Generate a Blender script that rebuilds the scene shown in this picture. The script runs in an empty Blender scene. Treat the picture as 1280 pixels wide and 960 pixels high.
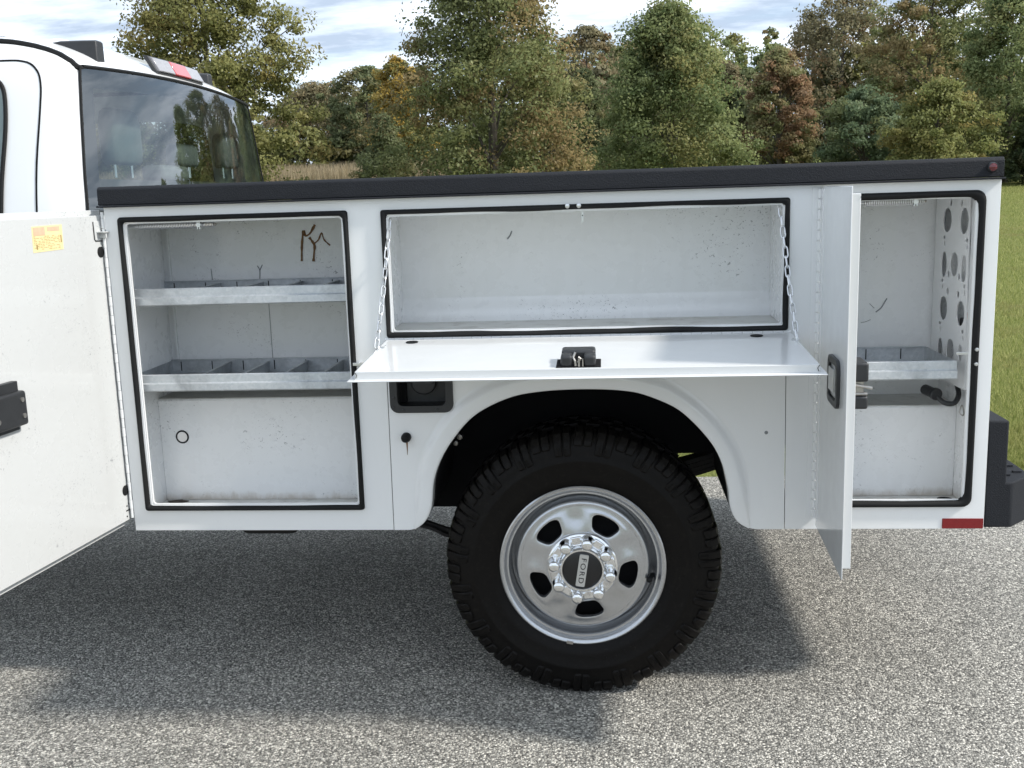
import bpy, bmesh, math, random
import numpy as np
from mathutils import Vector, Matrix
from mathutils.geometry import tessellate_polygon

# ------------------------------------------------------------------ scene basics
S = bpy.context.scene
COL = S.collection
PI = math.pi

# camera (35 mm-equivalent phone view, a little above the rail height, tilted down)
cd = bpy.data.cameras.new("camera")
cd.sensor_fit = 'HORIZONTAL'
cd.sensor_width = 36.0
cd.lens = 36.0 * 1294.0 / 1280.0
cd.clip_start = 0.05
cd.clip_end = 2000.0
cam = bpy.data.objects.new("camera", cd)
COL.objects.link(cam)
_r = Vector((0.995646745532159, 0.08774336880335583, -0.03144295377756981))
_d = Vector((-0.015008761461558766, -0.18201593333869676, -0.9831810296635268))
_f = Vector((-0.09199073426497983, 0.979372912246342, -0.1799066523714687))
cam.matrix_world = Matrix(((_r.x, -_d.x, -_f.x, 0.0), (_r.y, -_d.y, -_f.y, -2.954), (_r.z, -_d.z, -_f.z, 1.508), (0, 0, 0, 1)))
S.camera = cam

# light: hazy sun from the truck's rear, sky with broken cloud
SUN_DIR = Vector((1.10, -0.23, 1.0)).normalized()
SUN_EL = math.asin(SUN_DIR.z)
sl = bpy.data.lights.new("sun", 'SUN')
sl.energy = 2.4
sl.angle = math.radians(5.0)
sl.color = (1.0, 0.955, 0.885)
sun = bpy.data.objects.new("sun", sl)
COL.objects.link(sun)
sun.rotation_euler = SUN_DIR.to_track_quat('Z', 'Y').to_euler()
sun.location = (20, 0, 30)

W = bpy.data.worlds.new("World")
S.world = W
W.use_nodes = True
nt = W.node_tree
for n in list(nt.nodes):
    nt.nodes.remove(n)
def wn(t, **k):
    n = nt.nodes.new(t)
    for a, b in k.items():
        setattr(n, a, b)
    return n
out = wn('ShaderNodeOutputWorld'); bg = wn('ShaderNodeBackground')
bg.inputs['Strength'].default_value = 0.1
sky = wn('ShaderNodeTexSky', sky_type='NISHITA')
sky.sun_disc = False
sky.sun_elevation = SUN_EL
sky.sun_rotation = math.atan2(SUN_DIR.x, SUN_DIR.y)
sky.air_density = 1.0; sky.dust_density = 1.0; sky.ozone_density = 1.5
tc = wn('ShaderNodeTexCoord')
sep = wn('ShaderNodeSeparateXYZ'); nt.links.new(tc.outputs['Generated'], sep.inputs[0])
zc = wn('ShaderNodeMath', operation='MAXIMUM'); zc.inputs[1].default_value = 0.0
nt.links.new(sep.outputs['Z'], zc.inputs[0])
za = wn('ShaderNodeMath', operation='ADD'); za.inputs[1].default_value = 0.15
nt.links.new(zc.outputs[0], za.inputs[0])
dv = wn('ShaderNodeVectorMath', operation='DIVIDE')
nt.links.new(tc.outputs['Generated'], dv.inputs[0]); nt.links.new(za.outputs[0], dv.inputs[1])
mp = wn('ShaderNodeMapping'); mp.inputs['Scale'].default_value = (0.55, 1.0, 0.0); mp.inputs['Location'].default_value = (-3.58, -8.44, 0)
nt.links.new(dv.outputs[0], mp.inputs['Vector'])
n1 = wn('ShaderNodeTexNoise'); n1.inputs['Scale'].default_value = 1.15; n1.inputs['Detail'].default_value = 8; n1.inputs['Roughness'].default_value = 0.56
n1.inputs['Distortion'].default_value = 0.35
nt.links.new(mp.outputs[0], n1.inputs['Vector'])
r1 = wn('ShaderNodeValToRGB'); r1.color_ramp.elements[0].position = 0.24; r1.color_ramp.elements[1].position = 0.46
nt.links.new(n1.outputs['Fac'], r1.inputs[0])
n2 = wn('ShaderNodeTexNoise'); n2.inputs['Scale'].default_value = 2.3; n2.inputs['Detail'].default_value = 9; n2.inputs['Roughness'].default_value = 0.6
nt.links.new(mp.outputs[0], n2.inputs['Vector'])
r2 = wn('ShaderNodeValToRGB')
r2.color_ramp.elements[0].position = 0.40; r2.color_ramp.elements[0].color = (3.0, 3.65, 4.6, 1)
r2.color_ramp.elements[1].position = 0.61; r2.color_ramp.elements[1].color = (7.0, 7.65, 8.5, 1)
nt.links.new(n2.outputs['Fac'], r2.inputs[0])
mxs = wn('ShaderNodeMix', data_type='RGBA')
nt.links.new(r1.outputs[0], mxs.inputs[0]); nt.links.new(sky.outputs[0], mxs.inputs[6]); nt.links.new(r2.outputs[0], mxs.inputs[7])
nt.links.new(mxs.outputs[2], bg.inputs['Color']); nt.links.new(bg.outputs[0], out.inputs['Surface'])

S.view_settings.view_transform = 'Standard'
S.view_settings.look = 'None'
S.view_settings.gamma = 1.0
S.view_settings.exposure = 0.98
S.render.film_transparent = False
S.cycles.max_bounces = 8
S.cycles.diffuse_bounces = 5
S.cycles.transparent_max_bounces = 16

rnd = random.Random(7)
NR = np.random.default_rng(11)

# ------------------------------------------------------------------ materials
class NT:
    def __init__(s, name):
        s.m = bpy.data.materials.new(name); s.m.use_nodes = True
        s.t = s.m.node_tree
        s.b = s.t.nodes['Principled BSDF']
        s.o = s.t.nodes['Material Output']
    def n(s, t, **k):
        x = s.t.nodes.new(t)
        for a, b in k.items(): setattr(x, a, b)
        return x
    def l(s, a, b): s.t.links.new(a, b)
    def pos(s):
        g = s.n('ShaderNodeNewGeometry'); return g.outputs['Position']
    def noise(s, vec, scale, detail=4, rough=0.5, dist=0.0, stretch=None):
        if stretch:
            m = s.n('ShaderNodeMapping'); m.inputs['Scale'].default_value = stretch; s.l(vec, m.inputs['Vector']); vec = m.outputs[0]
        x = s.n('ShaderNodeTexNoise'); x.inputs['Scale'].default_value = scale; x.inputs['Detail'].default_value = detail
        x.inputs['Roughness'].default_value = rough; x.inputs['Distortion'].default_value = dist
        s.l(vec, x.inputs['Vector']); return x.outputs['Fac']
    def ramp(s, fac, stops):
        x = s.n('ShaderNodeValToRGB'); e = x.color_ramp.elements
        while len(e) < len(stops): e.new(0.5)
        for q, (p, c) in zip(e, stops):
            q.position = p; q.color = (c, c, c, 1) if isinstance(c, (int, float)) else (*c, 1)
        s.l(fac, x.inputs[0]); return x.outputs[0]
    def mix(s, fac, a, b, mode='MIX'):
        x = s.n('ShaderNodeMix', data_type='RGBA', blend_type=mode)
        for v, i in ((fac, 0), (a, 6), (b, 7)):
            if isinstance(v, (int, float)): x.inputs[i].default_value = v
            elif isinstance(v, tuple): x.inputs[i].default_value = (*v, 1)
            else: s.l(v, x.inputs[i])
        return x.outputs[2]
    def math(s, op, a, b=0.0):
        x = s.n('ShaderNodeMath', operation=op)
        for v, i in ((a, 0), (b, 1)):
            if isinstance(v, (int, float)): x.inputs[i].default_value = v
            else: s.l(v, x.inputs[i])
        return x.outputs[0]
    def bump(s, h, strength, dist=0.01):
        x = s.n('ShaderNodeBump'); x.inputs['Strength'].default_value = strength; x.inputs['Distance'].default_value = dist
        s.l(h, x.inputs['Height']); s.l(x.outputs[0], s.b.inputs['Normal'])
    def set(s, **k):
        for a, v in k.items():
            i = s.b.inputs[a.replace('_', ' ')]
            if isinstance(v, tuple): i.default_value = (*v, 1)
            elif isinstance(v, (int, float)): i.default_value = v
            else: s.l(v, i)
        return s

def plain(name, col, rough=0.5, metal=0.0, var=0.0, vscale=20, bump=0.0, bscale=200, coat=0.0, spec=0.5):
    q = NT(name)
    p = q.pos()
    q.set(Roughness=rough, Metallic=metal, Coat_Weight=coat, Coat_Roughness=0.08)
    q.b.inputs['Specular IOR Level'].default_value = spec
    if var:
        f = q.noise(p, vscale, 5, 0.6)
        c = q.mix(f, tuple(x * (1 - var) for x in col), tuple(min(1, x * (1 + var)) for x in col))
        q.set(Base_Color=c)
    else:
        q.set(Base_Color=col)
    if bump:
        q.bump(q.noise(p, bscale, 3, 0.6), bump, 0.002)
    return q.m

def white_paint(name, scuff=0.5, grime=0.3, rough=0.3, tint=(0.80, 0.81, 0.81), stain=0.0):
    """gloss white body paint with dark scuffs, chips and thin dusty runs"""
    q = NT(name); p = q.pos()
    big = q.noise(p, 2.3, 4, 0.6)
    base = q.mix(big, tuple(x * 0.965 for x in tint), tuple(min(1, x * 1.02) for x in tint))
    # dusty vertical runs
    run = q.ramp(q.noise(p, 9, 5, 0.65, 0.2, (3.0, 3.0, 0.35)), ((0.52, 0.0), (0.78, 1.0)))
    base = q.mix(q.math('MULTIPLY', run, 0.28 * grime), base, (0.36, 0.33, 0.28))
    # chips and scuffs in loose groups
    grp = q.ramp(q.noise(p, 4.6, 4, 0.6), ((0.50, 0.0), (0.63, 1.0)))
    sc = q.ramp(q.noise(p, 85, 3, 0.6, 1.5, (1.0, 1.0, 1.35)), ((0.635 - 0.02 * scuff, 0.0), (0.685 - 0.02 * scuff, 1.0)))
    k = q.math('MULTIPLY', q.math('MULTIPLY', sc, grp), min(1.0, 1.1 * scuff))
    base = q.mix(k, base, (0.11, 0.115, 0.125))
    ln = q.ramp(q.noise(p, 26, 4, 0.6, 2.5, (0.9, 0.9, 2.2)), ((0.68, 0.0), (0.73, 1.0)))
    k2 = q.math('MULTIPLY', q.math('MULTIPLY', ln, q.ramp(q.noise(p, 2.1, 2), ((0.5, 0.0), (0.66, 1.0)))), 0.55 * scuff)
    base = q.mix(k2, base, (0.22, 0.22, 0.23))
    if stain:
        # rust and road dirt lodged along the bottom seams
        sp = q.n('ShaderNodeSeparateXYZ'); q.l(p, sp.inputs[0])
        up_ = q.math('SUBTRACT', sp.outputs['Z'], 0.556)
        lim = q.math('MULTIPLY', q.noise(p, 11, 5, 0.7, 0.4, (1.0, 1.0, 0.4)), 0.085)
        band = q.ramp(q.math('SUBTRACT', lim, up_), ((0.018, 0.0), (0.045, 1.0)))
        base = q.mix(q.math('MULTIPLY', band, stain), base, (0.30, 0.235, 0.16))
    q.set(Coat_Weight=0.35, Coat_Roughness=0.06)
    q.set(Base_Color=base, Roughness=q.ramp(q.noise(p, 14, 4, 0.6), ((0.3, rough * 0.85), (0.7, rough * 1.35))))
    q.b.inputs['Specular IOR Level'].default_value = 0.5
    q.bump(q.noise(p, 3, 2, 0.5), 0.06, 0.004)
    return q.m

M = {}
M['white'] = white_paint('white_paint', 0.06, 0.05, 0.16)
M['cab_white'] = white_paint('cab_paint', 0.02, 0.05, 0.14)
M['sun_dimmed_white'] = white_paint('sun_dimmed_door_paint', 0.62, 0.05, 0.26, (0.55, 0.56, 0.555))  # same paint as the body, colour darkened to offset the sun on this door
M['box_white'] = white_paint('compartment_paint', 0.75, 0.2, 0.26, (0.83, 0.84, 0.845), 0.6)
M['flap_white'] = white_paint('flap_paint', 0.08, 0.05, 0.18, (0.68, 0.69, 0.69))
def floor_dust():
    q = NT('dusty_floor_paint'); p = q.pos()
    base = q.mix(q.noise(p, 6, 5, 0.6), (0.70, 0.71, 0.70), (0.55, 0.54, 0.50))
    d = q.ramp(q.noise(p, 16, 5, 0.65, 0.3), ((0.50, 0.0), (0.70, 1.0)))
    base = q.mix(q.math('MULTIPLY', d, 0.4), base, (0.22, 0.19, 0.15))
    q.set(Base_Color=base, Roughness=0.55)
    return q.m
M['floor'] = floor_dust()
M['rubber'] = plain('seal_rubber', (0.008, 0.0085, 0.009), 0.7, 0, 0.3, 30, 0.2, 120, spec=0.25)
M['black_plastic'] = plain('black_plastic', (0.022, 0.023, 0.025), 0.42, 0, 0.2, 40, 0.25, 500)
M['liner'] = plain('wheel_well_liner', (0.010, 0.010, 0.011), 0.9, 0, 0.3, 12, spec=0.2)
M['chassis'] = plain('chassis_steel', (0.016, 0.015, 0.014), 0.75, 0, 0.4, 14, 0.3, 60)
M['chrome'] = plain('chrome', (0.86, 0.87, 0.88), 0.06, 1.0)
M['zinc_bright'] = plain('zinc_plate', (0.72, 0.73, 0.74), 0.3, 0.9, 0.1, 40)
M['latch_metal'] = plain('latch_steel', (0.42, 0.40, 0.37), 0.4, 0.9, 0.25, 60)
M['red'] = plain('red_reflector_face', (0.20, 0.012, 0.014), 0.25, 0, 0.15, 90, 0.2, 900)
M['red_lens'] = plain('red_lens_plastic', (0.45, 0.015, 0.02), 0.12, 0, 0.2, 60, coat=0.6)
M['dark_red_lens'] = plain('dark_red_lens', (0.10, 0.012, 0.016), 0.15, 0, 0.2, 200, coat=0.6)
M['clear_lens'] = plain('clear_lens_plastic', (0.26, 0.25, 0.26), 0.15, 0.1, 0.4, 60, coat=0.4)
M['rust'] = plain('rust_brown_stain', (0.19, 0.10, 0.04), 0.8, 0, 0.5, 60)
M['cap_black'] = plain('badge_black', (0.012, 0.012, 0.013), 0.28, 0, 0.15, 50)
M['badge'] = plain('badge_satin', (0.60, 0.60, 0.58), 0.3, 0.5)
M['head_rest'] = plain('grey_leather', (0.19, 0.205, 0.195), 0.5, 0, 0.08, 30, 0.2, 300)
M['cabin'] = plain('cabin_trim', (0.075, 0.078, 0.076), 0.8, 0, 0.2, 10)
M['seat_black'] = plain('black_leather', (0.02, 0.02, 0.021), 0.5)
M['scuff'] = plain('scuff_grey', (0.22, 0.23, 0.24), 0.7)
M['orange_wire'] = plain('orange_wire', (0.55, 0.13, 0.03), 0.5)

def bedliner():
    q = NT('bedliner_coating'); p = q.pos()
    v = q.noise(p, 260, 4, 0.7)
    q.set(Base_Color=q.mix(q.noise(p, 12, 4, 0.6), (0.010, 0.0115, 0.015), (0.016, 0.018, 0.023)), Roughness=0.75)
    q.b.inputs['Specular IOR Level'].default_value = 0.3
    q.bump(v, 0.7, 0.004)
    return q.m
M['liner_coat'] = bedliner()

def galvanized():
    q = NT('galvanized_steel'); p = q.pos()
    v = q.n('ShaderNodeTexVoronoi'); v.inputs['Scale'].default_value = 140; q.l(p, v.inputs['Vector'])
    sp = q.n('ShaderNodeSeparateColor'); q.l(v.outputs['Color'], sp.inputs[0])
    c = q.mix(sp.outputs[0], (0.50, 0.53, 0.55), (0.58, 0.60, 0.615))
    st = q.ramp(q.noise(p, 8, 6, 0.7, 0.5), ((0.45, 0.0), (0.72, 1.0)))
    c = q.mix(q.math('MULTIPLY', st, 0.6), c, (0.20, 0.21, 0.22))
    q.set(Base_Color=c, Metallic=0.55, Roughness=q.ramp(sp.outputs[1], ((0, 0.36), (1, 0.55))))
    return q.m
M['galv'] = galvanized()

def steel_rim():
    q = NT('grey_wheel_paint'); p = q.pos()
    c = q.mix(q.noise(p, 9, 5, 0.6), (0.48, 0.49, 0.505), (0.57, 0.58, 0.595))
    d = q.ramp(q.noise(p, 24, 5, 0.65), ((0.58, 0.0), (0.80, 1.0)))
    c = q.mix(q.math('MULTIPLY', d, 0.3), c, (0.30, 0.28, 0.25))
    q.set(Base_Color=c, Metallic=0.85, Roughness=0.23)
    return q.m
M['rim'] = steel_rim()

def tyre_rubber():
    q = NT('tyre_rubber'); p = q.pos()
    c = q.mix(q.noise(p, 7, 5, 0.65), (0.004, 0.0037, 0.0036), (0.009, 0.0078, 0.0068))
    dust = q.ramp(q.noise(p, 90, 4, 0.6), ((0.55, 0.0), (0.8, 1.0)))
    c = q.mix(q.math('MULTIPLY', dust, 0.25), c, (0.04, 0.034, 0.028))
    q.set(Base_Color=c, Roughness=0.45)
    q.b.inputs['Specular IOR Level'].default_value = 0.12
    q.bump(q.noise(p, 160, 3, 0.6), 0.25, 0.002)
    return q.m
M['tyre'] = tyre_rubber()

def asphalt():
    q = NT('chip_seal_asphalt'); p = q.pos()
    def cells(scale):
        v = q.n('ShaderNodeTexVoronoi'); v.inputs['Scale'].default_value = scale; v.inputs['Randomness'].default_value = 1.0
        q.l(p, v.inputs['Vector'])
        s = q.n('ShaderNodeSeparateColor'); q.l(v.outputs['Color'], s.inputs[0])
        return v.outputs['Distance'], s.outputs[0], s.outputs[1]
    d1, a1, b1 = cells(160)
    d2, a2, b2 = cells(270)
    stone = q.ramp(a1, ((0.0, (0.11, 0.11, 0.11)), (0.28, (0.27, 0.27, 0.262)), (0.6, (0.44, 0.435, 0.42)), (0.86, (0.62, 0.61, 0.585)), (1.0, (0.78, 0.77, 0.745))))
    small = q.ramp(a2, ((0.0, (0.04, 0.04, 0.041)), (0.55, (0.21, 0.208, 0.20)), (1.0, (0.58, 0.57, 0.55))))
    pick = q.ramp(b1, ((0.44, 0.0), (0.46, 1.0)))
    c = q.mix(pick, small, stone)
    gap = q.ramp(d1, ((0.45, 0.0), (0.75, 1.0)))
    c = q.mix(q.math('MULTIPLY', gap, 0.5), c, (0.04, 0.04, 0.041))
    big = q.ramp(q.noise(p, 1.1, 5, 0.6), ((0.3, 0.84), (0.7, 1.10)))
    c = q.mix(1.0, c, big, 'MULTIPLY')
    c = q.mix(1.0, c, (1.03, 1.0, 0.925), 'MULTIPLY')
    q.set(Base_Color=c, Roughness=0.85)
    q.b.inputs['Specular IOR Level'].default_value = 0.3
    h = q.math('SUBTRACT', q.math('MULTIPLY', b1, 0.6), d1)
    q.bump(h, 0.8, 0.006)
    return q.m
M['asphalt'] = asphalt()

def lawn_mat():
    q = NT('lawn_turf'); p = q.pos()
    c = q.mix(q.noise(p, 0.5, 6, 0.65), (0.155, 0.185, 0.045), (0.23, 0.235, 0.08))
    c = q.mix(q.math('MULTIPLY', q.ramp(q.noise(p, 0.9, 5, 0.6, 0.6), ((0.56, 0.0), (0.70, 1.0))), 0.6), c, (0.23, 0.19, 0.095))
    c = q.mix(q.math('MULTIPLY', q.ramp(q.noise(p, 35, 4, 0.7), ((0.35, 0.0), (0.7, 1.0))), 0.5), c, (0.05, 0.07, 0.015))
    q.set(Base_Color=c, Roughness=0.9)
    q.b.inputs['Specular IOR Level'].default_value = 0.1
    q.bump(q.noise(p, 40, 4, 0.7), 0.8, 0.04)
    return q.m
M['lawn'] = lawn_mat()

def blade_mat(name, c1, c2):
    q = NT(name)
    a = q.n('ShaderNodeAttribute', attribute_name='tint')
    p = q.pos()
    c = q.mix(a.outputs['Fac'], c1, c2)
    c = q.mix(q.math('MULTIPLY', q.ramp(q.noise(p, 0.9, 5, 0.6, 0.6), ((0.52, 0.0), (0.70, 1.0))), 0.6), c, (0.34, 0.27, 0.13))
    d = q.n('ShaderNodeBsdfDiffuse'); t = q.n('ShaderNodeBsdfTranslucent'); mx = q.n('ShaderNodeMixShader')
    q.l(c, d.inputs[0]); q.l(c, t.inputs[0]); mx.inputs[0].default_value = 0.35
    q.l(d.outputs[0], mx.inputs[1]); q.l(t.outputs[0], mx.inputs[2]); q.l(mx.outputs[0], q.o.inputs['Surface'])
    return q.m
M['blade'] = blade_mat('grass_blade', (0.16, 0.205, 0.045), (0.47, 0.46, 0.19))
M['straw'] = blade_mat('dry_meadow_stalk', (0.27, 0.215, 0.135), (0.43, 0.36, 0.25))

def leaf_mat(name, c1, c2, c3, amount):
    """c1..c2 by leaf, c3 in patches that follow the clumps"""
    q = NT(name)
    a = q.n('ShaderNodeAttribute', attribute_name='tint'); b = q.n('ShaderNodeAttribute', attribute_name='patch')
    c = q.mix(a.outputs['Fac'], c1, c2)
    k = q.ramp(b.outputs['Fac'], ((max(0.0, 1 - amount - 0.12), 0.0), (min(1.0, 1 - amount + 0.12), 1.0)))
    c = q.mix(k, c, c3)
    d = q.n('ShaderNodeBsdfDiffuse'); t = q.n('ShaderNodeBsdfTranslucent'); g = q.n('ShaderNodeBsdfGlossy')
    cn = q.n('ShaderNodeAttribute', attribute_name='clump'); ge = q.n('ShaderNodeNewGeometry')
    v1 = q.n('ShaderNodeVectorMath', operation='SCALE'); v1.inputs['Scale'].default_value = 1.3; q.l(cn.outputs['Vector'], v1.inputs[0])
    v2 = q.n('ShaderNodeVectorMath', operation='ADD'); q.l(v1.outputs[0], v2.inputs[0]); q.l(ge.outputs['Normal'], v2.inputs[1])
    v3 = q.n('ShaderNodeVectorMath', operation='NORMALIZE'); q.l(v2.outputs[0], v3.inputs[0])
    q.l(v3.outputs[0], d.inputs['Normal']); mx = q.n('ShaderNodeMixShader'); m2 = q.n('ShaderNodeMixShader')
    q.l(c, d.inputs[0]); q.l(c, t.inputs[0]); mx.inputs[0].default_value = 0.48
    g.inputs['Roughness'].default_value = 0.5; g.inputs['Color'].default_value = (0.6, 0.6, 0.6, 1)
    q.l(d.outputs[0], mx.inputs[1]); q.l(t.outputs[0], mx.inputs[2])
    m2.inputs[0].default_value = 0.02
    q.l(mx.outputs[0], m2.inputs[1]); q.l(g.outputs[0], m2.inputs[2]); q.l(m2.outputs[0], q.o.inputs['Surface'])
    return q.m
LM = {
 'olive': leaf_mat('leaf_olive', (0.171, 0.182, 0.063), (0.342, 0.331, 0.131), (0.331, 0.262, 0.097), 0.15),
 'olive_orange': leaf_mat('leaf_olive_orange', (0.142, 0.171, 0.068), (0.308, 0.319, 0.137), (0.331, 0.251, 0.120), 0.32),
 'green': leaf_mat('leaf_green', (0.142, 0.188, 0.074), (0.308, 0.342, 0.148), (0.296, 0.285, 0.114), 0.18),
 'dark': leaf_mat('leaf_dark', (0.103, 0.128, 0.062), (0.217, 0.239, 0.114), (0.217, 0.194, 0.091), 0.22),
 'yellow': leaf_mat('leaf_yellow', (0.331, 0.234, 0.057), (0.547, 0.376, 0.097), (0.228, 0.228, 0.085), 0.45),
 'red': leaf_mat('leaf_red', (0.245, 0.165, 0.097), (0.410, 0.257, 0.148), (0.251, 0.251, 0.114), 0.55),
 'brown': leaf_mat('leaf_brown', (0.171, 0.160, 0.091), (0.319, 0.279, 0.160), (0.285, 0.199, 0.108), 0.22),
 'blue': leaf_mat('leaf_blue_green', (0.120, 0.171, 0.091), (0.262, 0.319, 0.177), (0.182, 0.205, 0.091), 0.25),
 'lime': leaf_mat('leaf_yellow_green', (0.188, 0.211, 0.068), (0.365, 0.365, 0.142), (0.296, 0.251, 0.091), 0.2),
 'fir': leaf_mat('needle_dark', (0.051, 0.078, 0.034), (0.120, 0.142, 0.066), (0.114, 0.114, 0.057), 0.15),
}
M['bark'] = plain('bark', (0.085, 0.072, 0.058), 0.9, 0, 0.35, 9, 0.6, 40)

def glass_mat(name, tint, refl):
    """thin tinted pane: clear body plus a mirror layer that grows towards grazing view (both faces counted)"""
    q = NT(name)
    t = q.n('ShaderNodeBsdfTransparent'); t.inputs[0].default_value = (*tint, 1)
    g = q.n('ShaderNodeBsdfGlossy'); g.inputs['Roughness'].default_value = 0.012; g.inputs['Color'].default_value = (0.95, 0.97, 1.0, 1)
    ge = q.n('ShaderNodeNewGeometry')
    d = q.n('ShaderNodeVectorMath', operation='DOT_PRODUCT'); q.l(ge.outputs['Normal'], d.inputs[0]); q.l(ge.outputs['Incoming'], d.inputs[1])
    k = q.math('SUBTRACT', 1.0, q.math('ABSOLUTE', d.outputs['Value']))
    f = q.math('ADD', q.math('MULTIPLY', q.math('POWER', k, 4.0), 0.92), refl)
    mx = q.n('ShaderNodeMixShader')
    q.l(f, mx.inputs[0]); q.l(t.outputs[0], mx.inputs[1]); q.l(g.outputs[0], mx.inputs[2]); q.l(mx.outputs[0], q.o.inputs['Surface'])
    return q.m
M['glass'] = glass_mat('tinted_glass', (0.56, 0.62, 0.59), 0.12)
M['side_glass'] = glass_mat('dark_side_glass', (0.55, 0.60, 0.58), 0.07)

def sticker_mat():
    q = NT('sticker_print'); p = q.pos()
    c = q.mix(q.noise(p, 40, 4, 0.6), (0.72, 0.58, 0.26), (0.80, 0.70, 0.42))
    q.set(Base_Color=c, Roughness=0.6); return q.m
M['sticker'] = sticker_mat()
M['sticker_red'] = plain('sticker_faded_red', (0.74, 0.43, 0.29), 0.6, 0, 0.25, 60)
M['sticker_ink'] = plain('sticker_ink', (0.36, 0.25, 0.10), 0.6, 0, 0.3, 60)

# ------------------------------------------------------------------ mesh helpers
class MB:
    def __init__(s, mat4=None):
        s.v = []; s.f = []; s.M = mat4
    def _a(s, pts):
        k = len(s.v)
        for p in pts:
            p = Vector(p)
            s.v.append(tuple(s.M @ p) if s.M else tuple(p))
        return k
    def box(s, x0, x1, y0, y1, z0, z1):
        k = s._a([(x0, y0, z0), (x1, y0, z0), (x1, y1, z0), (x0, y1, z0), (x0, y0, z1), (x1, y0, z1), (x1, y1, z1), (x0, y1, z1)])
        s.f += [tuple(k + i for i in q) for q in ((0, 3, 2, 1), (4, 5, 6, 7), (0, 1, 5, 4), (1, 2, 6, 5), (2, 3, 7, 6), (3, 0, 4, 7))]
        return s
    def prism(s, outer, holes, fn, a, b):
        """flat polygon with holes; fn(u, v, w) places it; runs from w=a to w=b"""
        loops = [outer] + list(holes)
        flat = [p for L in loops for p in L]
        tris = tessellate_polygon([[Vector((p[0], p[1], 0)) for p in L] for L in loops])
        n = len(flat)
        k = s._a([fn(p[0], p[1], a) for p in flat] + [fn(p[0], p[1], b) for p in flat])
        for t in tris:
            s.f.append((k + t[0], k + t[1], k + t[2])); s.f.append((k + n + t[2], k + n + t[1], k + n + t[0]))
        o = 0
        for L in loops:
            m = len(L)
            for i in range(m):
                j = (i + 1) % m
                s.f.append((k + o + i, k + o + j, k + n + o + j, k + n + o + i))
            o += m
        return s
    def tube(s, pts, r, n=8, caps=True, closed=False):
        pts = [Vector(p) for p in pts]
        rs = r if isinstance(r, (list, tuple)) else [r] * len(pts)
        m = len(pts); rings = []
        up = None
        for i in range(m):
            if closed: d = pts[(i + 1) % m] - pts[i - 1]
            else: d = pts[min(i + 1, m - 1)] - pts[max(i - 1, 0)]
            d.normalize()
            if up is None:
                up = Vector((0, 0, 1)) if abs(d.z) < 0.9 else Vector((0, 1, 0))
            a = d.cross(up); a.normalize(); b = a.cross(d); b.normalize(); up = b
            rings.append(s._a([pts[i] + (a * math.cos(2 * PI * j / n) + b * math.sin(2 * PI * j / n)) * rs[i] for j in range(n)]))
        for i in range(m if closed else m - 1):
            k, q = rings[i], rings[(i + 1) % m]
            for j in range(n):
                s.f.append((k + j, k + (j + 1) % n, q + (j + 1) % n, q + j))
        if caps and not closed:
            s.f.append(tuple(rings[0] + j for j in range(n))[::-1]); s.f.append(tuple(rings[-1] + j for j in range(n)))
        return s
    def cyl(s, p0, p1, r, n=16): return s.tube([p0, p1], r, n)
    def lathe(s, prof, n=64, c=(0, 0, 0), closed=False):
        """profile of (radius, y) turned about the Y axis"""
        rings = []
        for r, y in prof:
            if r < 1e-6: rings.append((s._a([(c[0], c[1] + y, c[2])]), 1))
            else: rings.append((s._a([(c[0] + r * math.cos(2 * PI * j / n), c[1] + y, c[2] + r * math.sin(2 * PI * j / n)) for j in range(n)]), n))
        L = list(zip(rings, rings[1:])) + ([(rings[-1], rings[0])] if closed else [])
        for (k, a), (q, b) in L:
            for j in range(n):
                j2 = (j + 1) % n
                if a == 1: s.f.append((k, q + j2, q + j))
                elif b == 1: s.f.append((k + j, k + j2, q))
                else: s.f.append((k + j, k + j2, q + j2, q + j))
        return s
    def loft(s, rows, closed_u=False):
        ks = [s._a(r) for r in rows]; n = len(rows[0])
        for k, q in zip(ks, ks[1:]):
            for j in range(n if closed_u else n - 1):
                j2 = (j + 1) % n
                s.f.append((k + j, k + j2, q + j2, q + j))
        return s
    def mesh(s, name, mats, smooth=35, recalc=True):
        me = bpy.data.meshes.new(name)
        me.from_pydata(s.v, [], s.f)
        if recalc:
            bm = bmesh.new(); bm.from_mesh(me)
            bmesh.ops.recalc_face_normals(bm, faces=bm.faces)
            bm.to_mesh(me); bm.free()
        for m in (mats if isinstance(mats, list) else [mats]): me.materials.append(m)
        if smooth:
            me.shade_smooth(); me.set_sharp_from_angle(angle=math.radians(smooth))
        return me
    def build(s, name, mat, parent=None, smooth=35, bevel=0.0, seg=2, recalc=True):
        return link(name, s.mesh(name, mat, smooth, recalc), parent, bevel, seg)

TRUCK_LOC = Vector((-0.2, 0.97, 0.0))
def link(name, me, parent=None, bevel=0.0, seg=2):
    o = bpy.data.objects.new(name, me); COL.objects.link(o)
    if parent is not None:
        o.parent = parent
        if parent.get('category') and parent.type == 'EMPTY': o.location = -parent.location
    if bevel:
        b = o.modifiers.new('bevel', 'BEVEL'); b.width = bevel; b.segments = seg; b.limit_method = 'ANGLE'; b.angle_limit = math.radians(40)
        b.harden_normals = False
    return o
def thing(name, label, cat, loc=(0, 0, 0), group=None):
    o = bpy.data.objects.new(name, None); COL.objects.link(o); o.location = loc
    o.empty_display_size = 0.3
    o['label'] = label; o['category'] = cat
    if group: o['group'] = group
    return o
def empty_part(name, parent, loc):
    o = bpy.data.objects.new(name, None); COL.objects.link(o); o.parent = parent
    o.location = Vector(loc) - (parent.location if parent.get('category') else Vector())
    return o
def XZ(u, v, w): return (u, w, v)
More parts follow.
